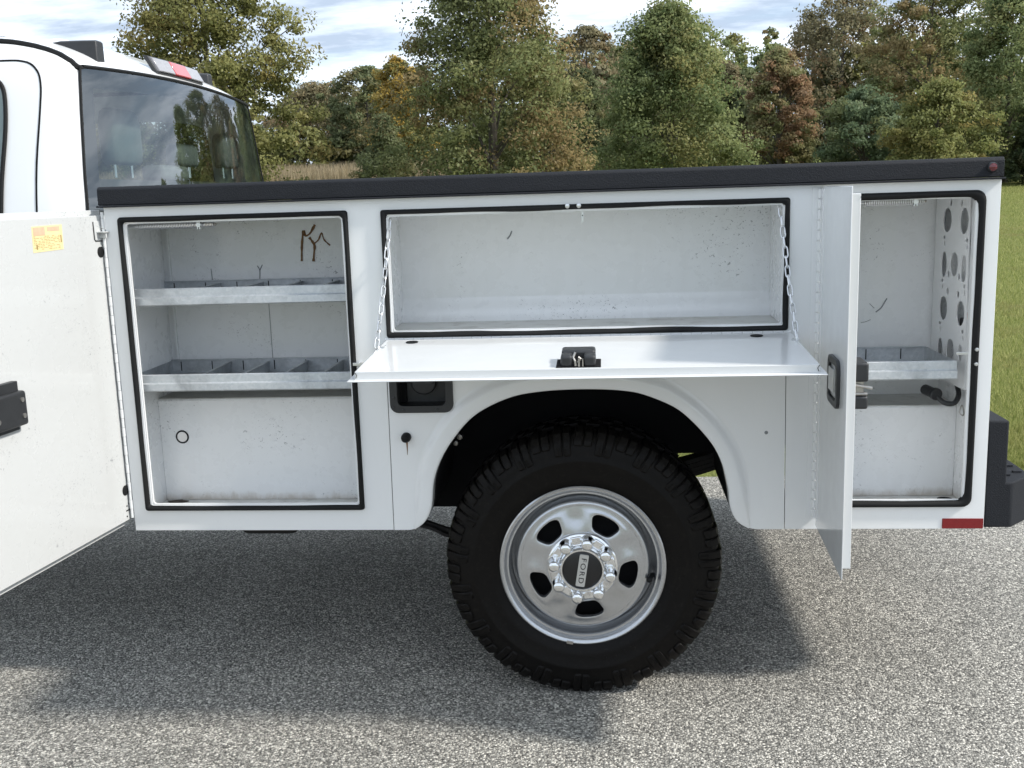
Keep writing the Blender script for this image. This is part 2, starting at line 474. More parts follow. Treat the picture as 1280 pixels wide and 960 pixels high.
def rrect(x0, x1, z0, z1, r, n=5):
    o = []
    for cx, cz, a0 in ((x1 - r, z1 - r, 0), (x0 + r, z1 - r, 90), (x0 + r, z0 + r, 180), (x1 - r, z0 + r, 270)):
        for i in range(n + 1):
            a = math.radians(a0 + 90 * i / n); o.append((cx + r * math.cos(a), cz + r * math.sin(a)))
    return o
def circ(cx, cz, rx, rz=None, n=20):
    rz = rz or rx
    return [(cx + rx * math.cos(2 * PI * i / n), cz + rz * math.sin(2 * PI * i / n)) for i in range(n)]
def smooth_path(pts, n=6, closed=False):
    P = [Vector(p) for p in pts]; o = []
    m = len(P)
    for i in range(m if closed else m - 1):
        a, b, c, d = P[i - 1] if (i or closed) else P[0], P[i], P[(i + 1) % m], P[(i + 2) % m] if (i + 2 < m or closed) else P[-1]
        for k in range(n):
            t = k / n
            o.append(0.5 * ((2 * b) + (c - a) * t + (2 * a - 5 * b + 4 * c - d) * t * t + (3 * b - a - 3 * c + d) * t ** 3))
    if not closed: o.append(P[-1])
    return o

# ------------------------------------------------------------------ ground
def tz(y):
    t = max(0.0, y - 2.6)
    u = min(t, 105.0)
    return 0.03 * u + 0.0002 * u * u

g = MB()
xs = [-400, -200, -120, -80, -60, -45, -35] + [x for x in range(-30, 31)] + [35, 45, 60, 80, 120, 200, 400]
ys = [-300, -80, -30, -12, -7.6, 2.35, 2.6, 3.0] + [3.5 + 0.75 * i for i in range(42)] + [36 + 2 * i for i in range(24)] + [84, 90, 95, 100, 107, 115, 130, 160, 200, 300]
g.loft([[(x, y, (tz(y) if y > 2.4 else -0.008) + 0.05 * math.sin(x * 0.31 + y * 0.17) * min(1, max(0, (y - 3.5) / 6))) for x in xs] for y in ys])
o = g.build('lawn', M['lawn'], smooth=60); o['kind'] = 'structure'; o['label'] = 'mown lawn sloping up gently behind the truck'
g = MB()
ne = 160
edge_n = [(-60 + 120 * i / ne, 2.60 + 0.05 * math.sin(i * 1.7) + 0.03 * rnd.uniform(-1, 1)) for i in range(ne + 1)]
edge_s = [(x, -7.5) for x, _ in edge_n]
rows = [[(x, -7.5 + (y + 7.5) * t, 0.0 if t < 1 else -0.012) for (x, y) in edge_n] for t in (0, 0.25, 0.5, 0.75, 0.985, 1.0)]
g.loft(rows)
o = g.build('asphalt_road', M['asphalt'], smooth=60); o['kind'] = 'structure'; o['label'] = 'grey chip seal asphalt drive under the truck'

def lawn_z(x, y):
    return tz(y) + 0.05 * math.sin(x * 0.31 + y * 0.17) * min(1, max(0, (y - 3.5) / 6))

def quads_object(name, co, tint, mat, patch=None, parent=None, clump=None):
    """co: (n, 4, 3) float array of quads"""
    n = len(co)
    me = bpy.data.meshes.new(name)
    me.vertices.add(n * 4); me.vertices.foreach_set('co', co.reshape(-1).astype(np.float32))
    me.loops.add(n * 4); me.loops.foreach_set('vertex_index', np.arange(n * 4, dtype=np.int32))
    me.polygons.add(n); me.polygons.foreach_set('loop_start', np.arange(0, n * 4, 4, dtype=np.int32))
    me.update(calc_edges=True)
    a = me.attributes.new('tint', 'FLOAT', 'POINT'); a.data.foreach_set('value', np.repeat(tint, 4).astype(np.float32))
    if patch is not None:
        a = me.attributes.new('patch', 'FLOAT', 'POINT'); a.data.foreach_set('value', np.repeat(patch, 4).astype(np.float32))
    if clump is not None:
        a = me.attributes.new('clump', 'FLOAT_VECTOR', 'POINT'); a.data.foreach_set('vector', np.repeat(clump, 4, axis=0).astype(np.float32).reshape(-1))
    me.materials.append(mat)
    return link(name, me, parent) if parent is not False else me

def blades(x, y, z, h, w, lean=0.5):
    n = len(x)
    ang = NR.uniform(0, 2 * PI, n); la = NR.uniform(0, 2 * PI, n); le = NR.uniform(0, lean, n) * h
    dx, dy = np.cos(ang) * w / 2, np.sin(ang) * w / 2
    b = np.stack([x, y, z - 0.01], 1); t = b + np.stack([np.cos(la) * le, np.sin(la) * le, h], 1)
    s = np.stack([dx, dy, 0 * dx], 1)
    return np.stack([b - s, b + s, t + s * 0.25, t - s * 0.25], 1)
# mown grass: densest near the asphalt past the truck's rear corner, thinning out smoothly with distance
def scatter(n, centre, spread, y1, power, uniform):
    y = 2.60 + (y1 - 2.60) * NR.random(n) ** power + NR.normal(0, 0.03, n)
    x = centre(y) + spread(y) * (NR.uniform(-1, 1, n) if uniform else NR.normal(0, 1, n))
    return x, y
xa, ya = scatter(150000, lambda y: 0.40 * (y + 2.95), lambda y: 0.13 * (y + 2.95), 40, 2.0, False)
xb, yb = scatter(150000, lambda y: 0.30 * y, lambda y: 9 + 0.5 * y, 30, 1.6, True)
x = np.concatenate([xa, xb]); y = np.concatenate([ya, yb])
t_ = np.maximum(0, y - 2.6)
z = 0.03 * t_ + 0.0002 * t_ * t_ + 0.05 * np.sin(x * 0.31 + y * 0.17) * np.clip((y - 3.5) / 6, 0, 1)
h = NR.uniform(0.018, 0.055, len(x)) * (1 + 0.012 * y); w = NR.uniform(0.0035, 0.007, len(x)) * (1 + 0.05 * y)
o = quads_object('grass', blades(x, y, z, h, w, 0.9), NR.random(len(x)), M['blade']); o['kind'] = 'stuff'
o['label'] = 'short mown lawn grass beside the asphalt'
# tall dry meadow far behind on the left
n = 26000
x = NR.uniform(-34, -3, n); y = NR.uniform(62, 74, n)
t_ = y - 2.6
z = 0.03 * t_ + 0.0002 * t_ * t_ + 0.05 * np.sin(x * 0.31 + y * 0.17)
o = quads_object('meadow_grass', blades(x, y, z, NR.uniform(0.7, 1.25, n), NR.uniform(0.02, 0.06, n), 0.35), NR.random(n), M['straw']); o['kind'] = 'stuff'
o['label'] = 'tall dry tan meadow grass before the far trees'

# ------------------------------------------------------------------ trees
def prof(kind, u):
    if kind == 'round': return np.sqrt(np.clip(1 - (2 * u - 0.95) ** 2 / 1.1, 0.02, 1))
    if kind == 'pyramid': return np.minimum(1, (u / 0.14 + 0.25)) ** 0.6 * (1 - u * 0.97) ** 0.62
    if kind == 'cone': return np.minimum(1, (u / 0.06 + 0.3)) * (1 - u * 0.985) ** 0.85
    if kind == 'broad': return np.minimum(1, (u / 0.2 + 0.35)) ** 0.6 * np.clip(1 - u ** 2.6, 0.03, 1) ** 0.55
    return np.minimum(1, (u / 0.25 + 0.3)) ** 0.7 * np.clip(1 - u ** 2.2, 0.02, 1) ** 0.6     # oval

def crown_data(kind, H, R, nclus, per, leaf, rg, gap=0.0):
    """leaf quads gathered in clumps on limb tips through the crown's volume"""
    u = rg.random(nclus) ** 0.9
    th = rg.uniform(0, 2 * PI, nclus)
    lob = 1 + 0.16 * np.sin(3 * th + rg.uniform(0, 6)) + 0.12 * np.sin(5 * th + 7 * u + rg.uniform(0, 6)) + rg.normal(0, 0.15, nclus)
    rr = R * prof(kind, u) * lob * (0.30 + 0.70 * rg.random(nclus) ** 0.45)
    cx, cy, cz = rr * np.cos(th), rr * np.sin(th), 0.07 * H + u * 0.93 * H
    cs = rg.uniform(0.45, 1.35, nclus) * (0.16 * R + 0.10)
    # patches of colour follow neighbouring clumps
    pt = 0.5 + 0.20 * np.sin(cx * 1.3 / R * 3.1 + rg.uniform(0, 6)) + 0.20 * np.sin(cz / H * 12 + th + rg.uniform(0, 6)) + rg.normal(0, 0.22, nclus)
    k = np.repeat(np.arange(nclus), per)
    n = len(k)
    off = rg.normal(0, 1, (n, 3)); off /= np.maximum(1e-6, np.linalg.norm(off, axis=1))[:, None]
    off *= (rg.random(n) ** 0.5)[:, None] * cs[k][:, None] * np.array([1.15, 1.15, 0.72])
    c = np.stack([cx[k], cy[k], cz[k]], 1) + off
    nrm = off / np.maximum(1e-6, np.linalg.norm(off, axis=1))[:, None] * 0.6 + rg.normal(0, 0.6, (n, 3)) + np.array([0, 0, 0.45])
    nrm /= np.linalg.norm(nrm, axis=1)[:, None]
    a = np.cross(nrm, rg.normal(0, 1, (n, 3))); a /= np.linalg.norm(a, axis=1)[:, None]
    b = np.cross(nrm, a)
    s = (leaf * rg.uniform(0.6, 1.4, n))[:, None]
    q = np.stack([c - a * s * 0.62, c - b * s * 0.34, c + a * s * 0.62, c + b * s * 0.34], 1)
    tint = np.clip(rg.random(n) * 0.35 + rg.normal(0.32, 0.24, nclus)[k], 0, 1)
    tips = np.stack([cx, cy, cz], 1)
    ow = tips - np.array([0, 0, 0.45 * H]); ow /= np.maximum(1e-6, np.linalg.norm(ow, axis=1))[:, None]
    cn = off / np.maximum(1e-6, np.linalg.norm(off, axis=1))[:, None] * 0.75 + ow[k] * 0.55 + np.array([0, 0, 0.3]) + rg.normal(0, 0.25, (n, 3))
    cn /= np.linalg.norm(cn, axis=1)[:, None]
    return q, tint, np.clip(pt, 0, 1)[k], tips, cn

def trunk_mesh(H, R, tips, rg, limbs=16, bare=False):
    m = MB()
    r0 = 0.016 * H + 0.03
    lean = Vector((rg.uniform(-0.03, 0.03) * H, rg.uniform(-0.03, 0.03) * H, 0))
    def ax(t): return Vector((0, 0, H * t)) + lean * t * t
    m.tube([ax(-0.02), ax(0.03), ax(0.2), ax(0.45), ax(0.7), ax(0.93)], [r0 * 1.6, r0 * 1.1, r0 * 0.85, r0 * 0.6, r0 * 0.35, r0 * 0.1], 8)
    for i in rg.choice(len(tips), min(limbs, len(tips)), replace=False):
        tp = Vector(tips[i]); t0 = max(0.08, min(0.88, tp.z / H - 0.16 - 0.1 * rg.random()))
        a = ax(t0); mid = a.lerp(tp, 0.5) + Vector((0, 0, 0.02 * H))
        m.tube([a, mid, tp], [r0 * 0.38 * (1.1 - t0), r0 * 0.22 * (1.1 - t0), r0 * 0.06], 5, caps=False)
    return m

TREES = [
 # name, kind, leaf, x, y, height, width, clumps, per clump, leaf size, label
 ('oak_tree', 'broad', 'olive', -12.35, 30.0, 9.2, 5.6, 320, 95, 0.125, 'big olive green oak standing behind the cab roof, its top out of view'),
 ('oak_tree', 'pyramid', 'olive_orange', -3.55, 31.0, 9.3, 7.0, 360, 95, 0.12, 'big pyramid shaped oak with rusty orange patches, tallest above the black rail'),
 ('oak_tree', 'pyramid', 'green', 2.5, 38.0, 6.9, 6.3, 280, 90, 0.13, 'plain green oak beside the big rusty patched pyramid oak'),
 ('red_maple', 'oval', 'red', 7.75, 45.0, 5.8, 3.1, 150, 75, 0.14, 'narrow maple with a red crown over an olive skirt, next to the plain green oak'),
 ('cedar_tree', 'cone', 'dark', -9.4, 42.0, 3.5, 3.1, 130, 80, 0.11, 'low dark cedar in front of the yellow tree, beside the tan meadow'),
 ('maple_tree', 'oval', 'yellow', -14.2, 70.0, 7.9, 4.6, 130, 50, 0.24, 'yellow orange maple rising behind the low dark cedar'),
 ('hickory_tree', 'round', 'dark', -18.6, 80.0, 8.0, 6.4, 130, 50, 0.26, 'dark green hickory just left of the yellow orange maple'),
 ('shrubby_tree', 'broad', 'brown', -24.0, 85.0, 7.1, 8.2, 150, 50, 0.27, 'wide brownish olive tree behind the left end of the meadow'),
 ('walnut_tree', 'round', 'brown', -1.2, 76.0, 9.9, 6.4, 150, 50, 0.25, 'tall brown tinted tree peeking between the rusty patched oak and the plain green oak'),
 ('juniper_tree', 'cone', 'dark', -0.9, 50.0, 5.5, 3.4, 140, 70, 0.14, 'dark conical juniper in the gap right of the pyramid oak'),
 ('sassafras_tree', 'oval', 'brown', 7.0, 60.0, 6.2, 4.2, 120, 60, 0.19, 'thin brown olive tree behind the red maple'),
 ('hickory_tree', 'broad', 'brown', 12.7, 56.0, 9.3, 7.0, 210, 60, 0.18, 'tall half bare brown tree with grey twigs against the sky'),
 ('dogwood_tree', 'round', 'blue', 10.2, 40.0, 3.7, 3.2, 130, 80, 0.12, 'short blue green tree at the foot of the tall half bare brown tree'),
 ('ash_tree', 'round', 'olive_orange', 14.4, 46.5, 8.9, 5.4, 220, 75, 0.145, 'tall olive and orange tree behind the low yellow green tree'),
 ('willow_tree', 'broad', 'lime', 11.8, 36.0, 3.7, 3.3, 150, 80, 0.115, 'low yellow green tree above the rear end of the black rail'),
 ('poplar_tree', 'oval', 'green', 15.6, 40.0, 7.2, 4.6, 220, 80, 0.13, 'tall pale green tree with dark stems, last one before the dark evergreen'),
 ('fir_tree', 'cone', 'fir', 16.1, 38.0, 3.3, 2.5, 150, 110, 0.10, 'small dark evergreen alone on the lawn past the rear corner of the truck'),
]
for i, (nm, kind, lf, x, y, H, Wd, nc, per, ls, lab) in enumerate(TREES):
    rg = np.random.default_rng(100 + i)
    b = thing(nm, lab, 'tree', (x, y, lawn_z(x, y) - 0.05))
    q, ti, pa, tips, cn = crown_data(kind, H, Wd / 2, int(nc * 1.4), int(per * 1.7), ls * 0.78, rg)
    if lab.startswith('tall half bare'):
        keep = rg.random(len(q)) > 0.35; q, ti, pa, cn = q[keep], ti[keep], pa[keep], cn[keep]
    me = quads_object('crown', q, ti, LM[lf], pa, parent=False, clump=cn)
    c = bpy.data.objects.new('crown', me); COL.objects.link(c); c.parent = b
    t = trunk_mesh(H, Wd / 2, tips, rg, 40 if 'bare' in lab else 26)
    tr = bpy.data.objects.new('trunk', t.mesh('trunk', M['bark'])); COL.objects.link(tr); tr.parent = b

# the far wood: one mass of many crowns on the rise
def woods(name, label, entries, seed, per_tree=(80, 46), leaf=0.28):
    rg = np.random.default_rng(seed)
    by = {}
    tm = MB()
    for (x, y, H, Wd, lf, kind) in entries:
        q, ti, pa, tips, cn = crown_data(kind, H, Wd / 2, per_tree[0], per_tree[1], leaf, rg)
        q = q + np.array([x, y, lawn_z(x, y)])
        by.setdefault(lf, []).append((q, ti, pa, cn))
        k = len(tm.v)
        t = trunk_mesh(H, Wd / 2, tips, rg, 5)
        tm.v += [(a + x, b + y, c + lawn_z(x, y)) for a, b, c in t.v]; tm.f += [tuple(i + k for i in f) for f in t.f]
    keys = sorted(by)
    co = np.concatenate([np.concatenate([e[0] for e in by[k]]) for k in keys])
    ti = np.concatenate([np.concatenate([e[1] for e in by[k]]) for k in keys])
    pa = np.concatenate([np.concatenate([e[2] for e in by[k]]) for k in keys])
    cl_ = np.concatenate([np.concatenate([e[3] for e in by[k]]) for k in keys])
    mi = np.concatenate([np.full(sum(len(e[0]) for e in by[k]), j, np.int32) for j, k in enumerate(keys)])
    o = quads_object(name, co, ti, LM[keys[0]], pa, clump=cl_)
    for k in keys[1:]: o.data.materials.append(LM[k])
    o.data.polygons.foreach_set('material_index', mi)
    o['kind'] = 'stuff'; o['label'] = label
    s = tm.build(name + '_trunks', M['bark'], recalc=False); s['kind'] = 'stuff'; s['label'] = label + ', their stems'
rg = random.Random(5)
far = []
def seg(x0, x1, y, top, step, pal, jit=1.2):
    x = x0
    while x < x1:
        yy = y + rg.uniform(-7, 7)
        H = top + rg.uniform(-jit, jit) - (lawn_z(x, yy))
        far.append((x, yy, max(3.5, H), rg.uniform(5.5, 8.5), rg.choice(pal), rg.choice(['round', 'broad', 'oval'])))
        x += step * rg.uniform(0.7, 1.3)
PAL = ['brown', 'olive', 'dark', 'olive_orange', 'green', 'brown', 'olive', 'red', 'green', 'olive_orange']
seg(-95, -34, 95, 12.5, 5.0, PAL)
seg(-34, -20, 97, 12.6, 3.2, ['brown', 'dark', 'olive'])
seg(-20, -8, 95, 13.0, 3.2, ['dark', 'olive', 'brown'])
seg(-8, 4, 96, 14.8, 3.2, ['dark', 'olive_orange', 'brown', 'red'])
seg(4, 40, 97, 15.4, 3.2, PAL)
seg(40, 130, 100, 10.5, 5.0, PAL)
seg(-8, 42, 112, 17.0, 5.0, ['brown', 'olive_orange', 'olive', 'green'])
# lower scrub in front of it
x = -6.0
while x < 44:
    yy = rg.uniform(54, 66)
    far.append((x, yy, rg.uniform(4.0, 6.6), rg.uniform(3.5, 5.0), rg.choice(['dark', 'olive', 'brown', 'dark', 'green']), 'broad'))
    x += rg.uniform(1.7, 2.8)
x = -70.0
while x < -9:
    yy = rg.uniform(76, 84)
    far.append((x, yy, rg.uniform(3.0, 5.0), rg.uniform(4.0, 6.0), rg.choice(['dark', 'olive', 'brown']), 'broad'))
    x += rg.uniform(2.6, 3.6)
woods('far_woods', 'autumn woods on the rise far behind the lawn', far, 77)

# ------------------------------------------------------------------ the truck
T = thing('service_truck', 'white utility service truck with its three side compartments standing open', 'truck', TRUCK_LOC)

# --- body side sheet with three openings
LO = rrect(-1.400, -0.7515, 0.6035, 1.4625, 0.006, 3)
MO = rrect(-0.622, 0.493, 1.1235, 1.4605, 0.006, 3)
RO = rrect(0.672, 1.008, 0.606, 1.464, 0.020, 4)
outer = [(-1.461, 0.522), (-0.6505, 0.522), (-0.6465, 1.093), (0.5055, 1.093), (0.5085, 0.522), (1.068, 0.522), (1.068, 1.512), (-1.461, 1.512)]
b = MB().prism(outer, [LO, MO, RO], XZ, 0.0, 0.008)
body = b.build('body_side', M['white'], T, bevel=0.003)
# the outer skin's return at both ends, top decks, far side box, bed floor, bulkhead
b = MB()
b.box(-1.461, -1.455, 0.028, 0.40, 0.524, 1.510)
b.box(1.062, 1.068, 0.028, 0.40, 0.524, 1.510)
b.box(-1.458, 1.065, 0.030, 0.42, 1.500, 1.511)
b.box(-1.455, 1.062, 0.405, 0.42, 0.95, 1.498)
b.box(-1.455, -0.66, 0.030, 0.40, 0.524, 0.532); b.box(0.515, 1.062, 0.030, 0.40, 0.524, 0.532)
b.build('body_shell', M['white'], T, bevel=0.002)
b = MB()
b.box(-1.461, 1.068, 1.54, 1.94, 0.93, 1.511); b.box(-1.461, -0.66, 1.56, 1.938, 0.522, 0.928); b.box(0.515, 1.067, 1.56, 1.938, 0.522, 0.928)
b.build('far_body_side', M['white'], T, bevel=0.004)
b = MB(); b.box(-1.45, 1.06, 0.422, 1.538, 0.93, 0.95)
for i in range(14): b.box(-1.44, 1.05, 0.45 + i * 0.078, 0.47 + i * 0.078, 0.951, 0.958)
b.build('bed_floor', M['liner_coat'], T)
b = MB(); b.box(-1.455, -1.43, 0.422, 1.538, 0.952, 1.42)
b.build('bulkhead', M['white'], T, bevel=0.004)
b = MB(); b.box(1.035, 1.06, 0.424, 1.536, 0.96, 1.43)
b.build('tailgate', M['white'], T, bevel=0.006)

# --- compartments: open boxes behind the sheet
def compartment(x0, x1, z0, z1, yb, ledge=None, name='compartment', fold=None):
    w = 0.004
    b = MB()
    b.box(x0 - w, x0, 0.0085, yb, z0, z1); b.box(x1, x1 + w, 0.0085, yb, z0, z1)
    b.box(x0 - w, x1 + w, 0.0085, yb + w, z1, z1 + w)
    if ledge:
        yl, zl = ledge
        b.box(x0 - w, x1 + w, yb, yb + w, zl - w, z1)
        b.box(x0, x1, yl, yl + w, z0, zl - w)
        b.box(x0, x1, yl, yb, zl - w, zl)
    elif fold:
        b.box(x0 - w, x1 + w, yb, yb + w, z0 + fold, z1)
        b.loft([[(x, yb - 0.020 * (0.5 - 0.5 * math.cos(PI * min(1, k / 7))) + 0.0005, z0 + fold + 0.004 - (fold + 0.004) * k / 9) for x in (x0, x1)] for k in range(10)])
    else:
        b.box(x0 - w, x1 + w, yb, yb + w, z0, z1)
    c = b.build(name, M['box_white'], T, bevel=0.0015, seg=1)
    f = MB().box(x0 - w, x1 + w, 0.0085, yb, z0 - w, z0)
    f.build('compartment_floor', M['floor'], c)
    if ledge: MB().box(x0 + 0.001, x1 - 0.001, ledge[0] + 0.001, yb, ledge[1] + 0.0005, ledge[1] + 0.002).build('ledge_top', M['floor'], c)
    return c
cl = compartment(-1.45, -0.70, 0.556, 1.485, 0.36, (0.215, 0.892))
cm = compartment(-0.655, 0.508, 1.112, 1.485, 0.345, None, fold=0.075)
cr = compartment(0.665, 1.046, 0.560, 1.485, 0.385, (0.205, 0.842))
# back joint seam (left box), pressed panels
b = MB().box(-1.1068, -1.1052, 0.3588, 0.3605, 0.90, 1.25); b.build('panel_seam', M['scuff'], cl)
b = MB(); b.box(-1.432, -1.425, 0.350, 0.3605, 0.9, 1.48); b.box(-1.4455, -1.4435, 0.03, 0.33, 1.0, 1.47); b.build('corner_fold', M['box_white'], cl)
# keyhole slots of the shelf standards
b = MB()
for zz in (1.345, 1.10, 0.98):
    for dz in (-0.009, 0.009): b.box(-1.4492, -1.4475, 0.155, 0.162, zz + dz - 0.005, zz + dz + 0.005)
b.build('shelf_slot', M['liner'], cl)['kind'] = 'stuff'
# round knock-out in the lower panel
b = MB().lathe([(0.017, -0.001), (0.0205, -0.003), (0.022, -0.001)], 24, (-1.378, 0.2145, 0.768)); b.build('knockout_ring', M['liner'], cl)
b = MB().lathe([(0.0, -0.0015), (0.0165, -0.0015)], 20, (-1.378, 0.2145, 0.768)); b.build('knockout_disc', M['zinc_bright'], cl)
# rust brown scrawl on the back wall
def stroke(pts, w):
    m = MB(); P = smooth_path([(x, 0.3585, z) for x, z in pts], 5)
    m.tube(P, [w * rnd.uniform(0.6, 1.25) for _ in P], 5); return m
for pts, w in (([(-0.985, 1.317), (-0.981, 1.37), (-0.973, 1.413), (-0.968, 1.398), (-0.952, 1.405), (-0.934, 1.432)], 0.0040),
               ([(-0.946, 1.315), (-0.942, 1.345), (-0.940, 1.368), (-0.955, 1.392)], 0.0042),
               ([(-0.940, 1.372), (-0.925, 1.384), (-0.914, 1.405), (-0.906, 1.383), (-0.888, 1.365)], 0.0024)):
    stroke(pts, w).build('rust_mark', M['rust'], cl)
def grey_stroke(pts, w, par, y):
    m = MB(); m.tube(smooth_path([(x, y, z) for x, z in pts], 4), w, 4); m.build('scuff_mark', M['scuff'], par)
grey_stroke([(-1.13, 1.262), (-1.128, 1.29), (-1.135, 1.305)], 0.0016, cl, 0.3592)
grey_stroke([(-1.128, 1.29), (-1.118, 1.308)], 0.0016, cl, 0.3592)
grey_stroke([(-1.29, 1.262), (-1.292, 1.30)], 0.0014, cl, 0.3592)
grey_stroke([(0.845, 1.108), (0.860, 1.120), (0.872, 1.140), (0.878, 1.15)], 0.0018, cr, 0.3842)
grey_stroke([(0.80, 1.075), (0.815, 1.078), (0.83, 1.084)], 0.0009, cr, 0.3842)
grey_stroke([(0.84, 1.12), (0.825, 1.135)], 0.0009, cr, 0.3842)
grey_stroke([(-0.31, 1.37), (-0.30, 1.382), (-0.295, 1.395)], 0.0022, cm, 0.3442)

# --- rubber seals
def seal(x0, x1, z0, z1, r, wob, seed, w=0.024):
    rr = random.Random(seed)
    def ring(off, y, amp):
        L = rrect(x0 + off, x1 - off, z0 + off, z1 - off, max(0.004, r - off), 5)
        out = []
        for i in range(len(L)):
            (ax, az), (bx, bz) = L[i], L[(i + 1) % len(L)]
            n = max(1, int(math.hypot(bx - ax, bz - az) / 0.04))
            for k in range(n): out.append((ax + (bx - ax) * k / n, az + (bz - az) * k / n))
        return out
    R0 = ring(0, 0, 0)
    n = len(R0)
    cx, cz = (x0 + x1) / 2, (z0 + z1) / 2
    ph = [rr.uniform(0, 6) for _ in range(4)]
    def pt(i, off, y):
        x, z = R0[i]
        s = i / n * 40
        a = wob * (math.sin(s * 0.9 + ph[0]) + 0.6 * math.sin(s * 2.1 + ph[1]))
        o = off + (a if off > w * 0.5 else 0)
        # move inwards along the nearest sides
        dx = min(1, max(-1, (x - cx) / ((x1 - x0) / 2))); dz = min(1, max(-1, (z - cz) / ((z1 - z0) / 2)))
        x2 = x - o * (1 if dx > 0.999 - r * 2 / (x1 - x0) else -1 if dx < -0.999 + r * 2 / (x1 - x0) else 0)
        z2 = z - o * (1 if dz > 0.999 - r * 2 / (z1 - z0) else -1 if dz < -0.999 + r * 2 / (z1 - z0) else 0)
        return (x2, y, z2)
    sec = [(0.0, -0.001), (0.002, -0.009), (w * 0.35, -0.0125), (w * 0.7, -0.011), (w * 0.95, -0.006), (w, 0.006)]
    m = MB(); rows = [[pt(i, off, y) for i in range(n)] for off, y in sec]
    m.loft(rows, closed_u=True)
    return m
seal(-1.421, -0.735, 0.586, 1.4785, 0.009, 0.0008, 1, 0.0155).build('rubber_seal', M['rubber'], T, smooth=60)
seal(-0.640, 0.509, 1.108, 1.4765, 0.008, 0.0014, 2, 0.0150).build('rubber_seal', M['rubber'], T, smooth=60)
seal(0.650, 1.030, 0.588, 1.481, 0.026, 0.0008, 3, 0.0195).build('rubber_seal', M['rubber'], T, smooth=60)
# thin painted lip inside each seal
def lip(L, name='weld_lip'):
    xs = [p[0] for p in L]; zs = [p[1] for p in L]
    x0, x1, z0, z1 = min(xs), max(xs), min(zs), max(zs); t = 0.004
    m = MB().prism(rrect(x0 - 0.001, x1 + 0.001, z0 - 0.001, z1 + 0.001, 0.012, 3), [rrect(x0 + t, x1 - t, z0 + t, z1 - t, 0.009, 3)], XZ, 0.001, 0.0078)
    return m.build(name, M['white'], T)
lip(LO); lip(MO); lip(RO)

# --- fender panel with wheel arch
ARCH = [(-0.586, 0.524), (-0.554, 0.548), (-0.530, 0.595), (-0.518, 0.682), (-0.484, 0.762), (-0.421, 0.846), (-0.361, 0.893), (-0.273, 0.930), (-0.184, 0.944), (-0.098, 0.948), (-0.02, 0.947), (0.046, 0.942), (0.103, 0.930), (0.188, 0.893), (0.244, 0.846), (0.297, 0.782), (0.326, 0.722), (0.343, 0.652), (0.350, 0.592), (0.371, 0.548), (0.406, 0.524)]
RIDGE = [(-0.588, 0.535), (-0.582, 0.575), (-0.574, 0.648), (-0.557, 0.735), (-0.520, 0.812), (-0.465, 0.884), (-0.403, 0.934), (-0.331, 0.972), (-0.241, 0.996), (-0.165, 1.004), (-0.09, 1.007), (-0.03, 1.005), (0.025, 1.001), (0.132, 0.980), (0.189, 0.954), (0.257, 0.906), (0.321, 0.839), (0.367, 0.767), (0.392, 0.692), (0.402, 0.618), (0.408, 0.535)]
A = smooth_path([(x, 0, z) for x, z in ARCH], 4); R_ = smooth_path([(x, 0, z) for x, z in RIDGE], 4)
FH = rrect(-0.625, -0.468, 0.897, 1.005, 0.02, 4)
outer = [(-0.6485, 0.522)] + [(-0.600, 0.522)] + [(p.x, p.z) for p in A[1:-1]] + [(0.425, 0.522), (0.5065, 0.522), (0.5035, 1.091), (-0.6445, 1.091)]
b = MB().prism(outer, [FH], XZ, 0.0005, 0.012)
fp = b.build('fender_panel', M['white'], T, bevel=0.0015, seg=1)
# pressed flare band round the arch
def lerp2(i, t, y): 
    p = R_[i].lerp(A[i], t); return (p.x, y, p.z)
nA = len(A)
def ramp_end(i):
    e = min(i, nA - 1 - i) / 7.0
    return min(1.0, e) ** 0.8
rows = []
for t, y in ((-0.15, 0.0), (0.0, -0.0008), (0.12, -0.006), (0.25, -0.0125), (0.38, -0.0145), (0.6, -0.0140), (0.85, -0.0130), (0.96, -0.0115), (1.0, -0.008), (1.0, 0.0), (1.0, 0.03)):
    rows.append([lerp2(i, t, y * ramp_end(i) if y < 0 else y) for i in range(nA)])
MB().loft(rows).build('wheel_arch_flare', M['white'], T, smooth=70)
# fuel filler
b = MB().prism(rrect(-0.640, -0.452, 0.884, 1.022, 0.025, 5), [rrect(-0.617, -0.474, 0.905, 1.000, 0.016, 4)], XZ, -0.007, 0.012)
ff = b.build('fuel_filler_housing', M['black_plastic'], T, bevel=0.003)
b = MB(); b.prism(rrect(-0.618, -0.473, 0.904, 1.001, 0.016, 4), [], XZ, 0.060, 0.064)
for (x0, x1, z0, z1) in ((-0.6235, -0.6165, 0.90, 1.003), (-0.4745, -0.4675, 0.90, 1.003)): b.box(x0, x1, 0.0, 0.062, z0, z1)
b.box(-0.62, -0.47, 0.0, 0.062, 0.899, 0.905); b.box(-0.62, -0.47, 0.0, 0.062, 1.0, 1.005)
b.build('filler_recess', M['black_plastic'], ff)
b = MB().lathe([(0.036, 0.062), (0.038, 0.038), (0.036, 0.034), (0.030, 0.032), (0.0, 0.031)], 28, (-0.545, 0, 0.968)); b.box(-0.575, -0.515, 0.022, 0.033, 0.963, 0.973)
b.build('filler_cap', M['black_plastic'], ff, bevel=0.001)
for x, z in ((-0.628, 0.93), (-0.63, 0.90), (-0.60, 0.893), (-0.50, 0.893)):
    b = MB().lathe([(0.0, -0.010), (0.004, -0.009), (0.005, -0.0065)], 10, (x, 0, z)); b.build('screw', M['black_plastic'], ff)
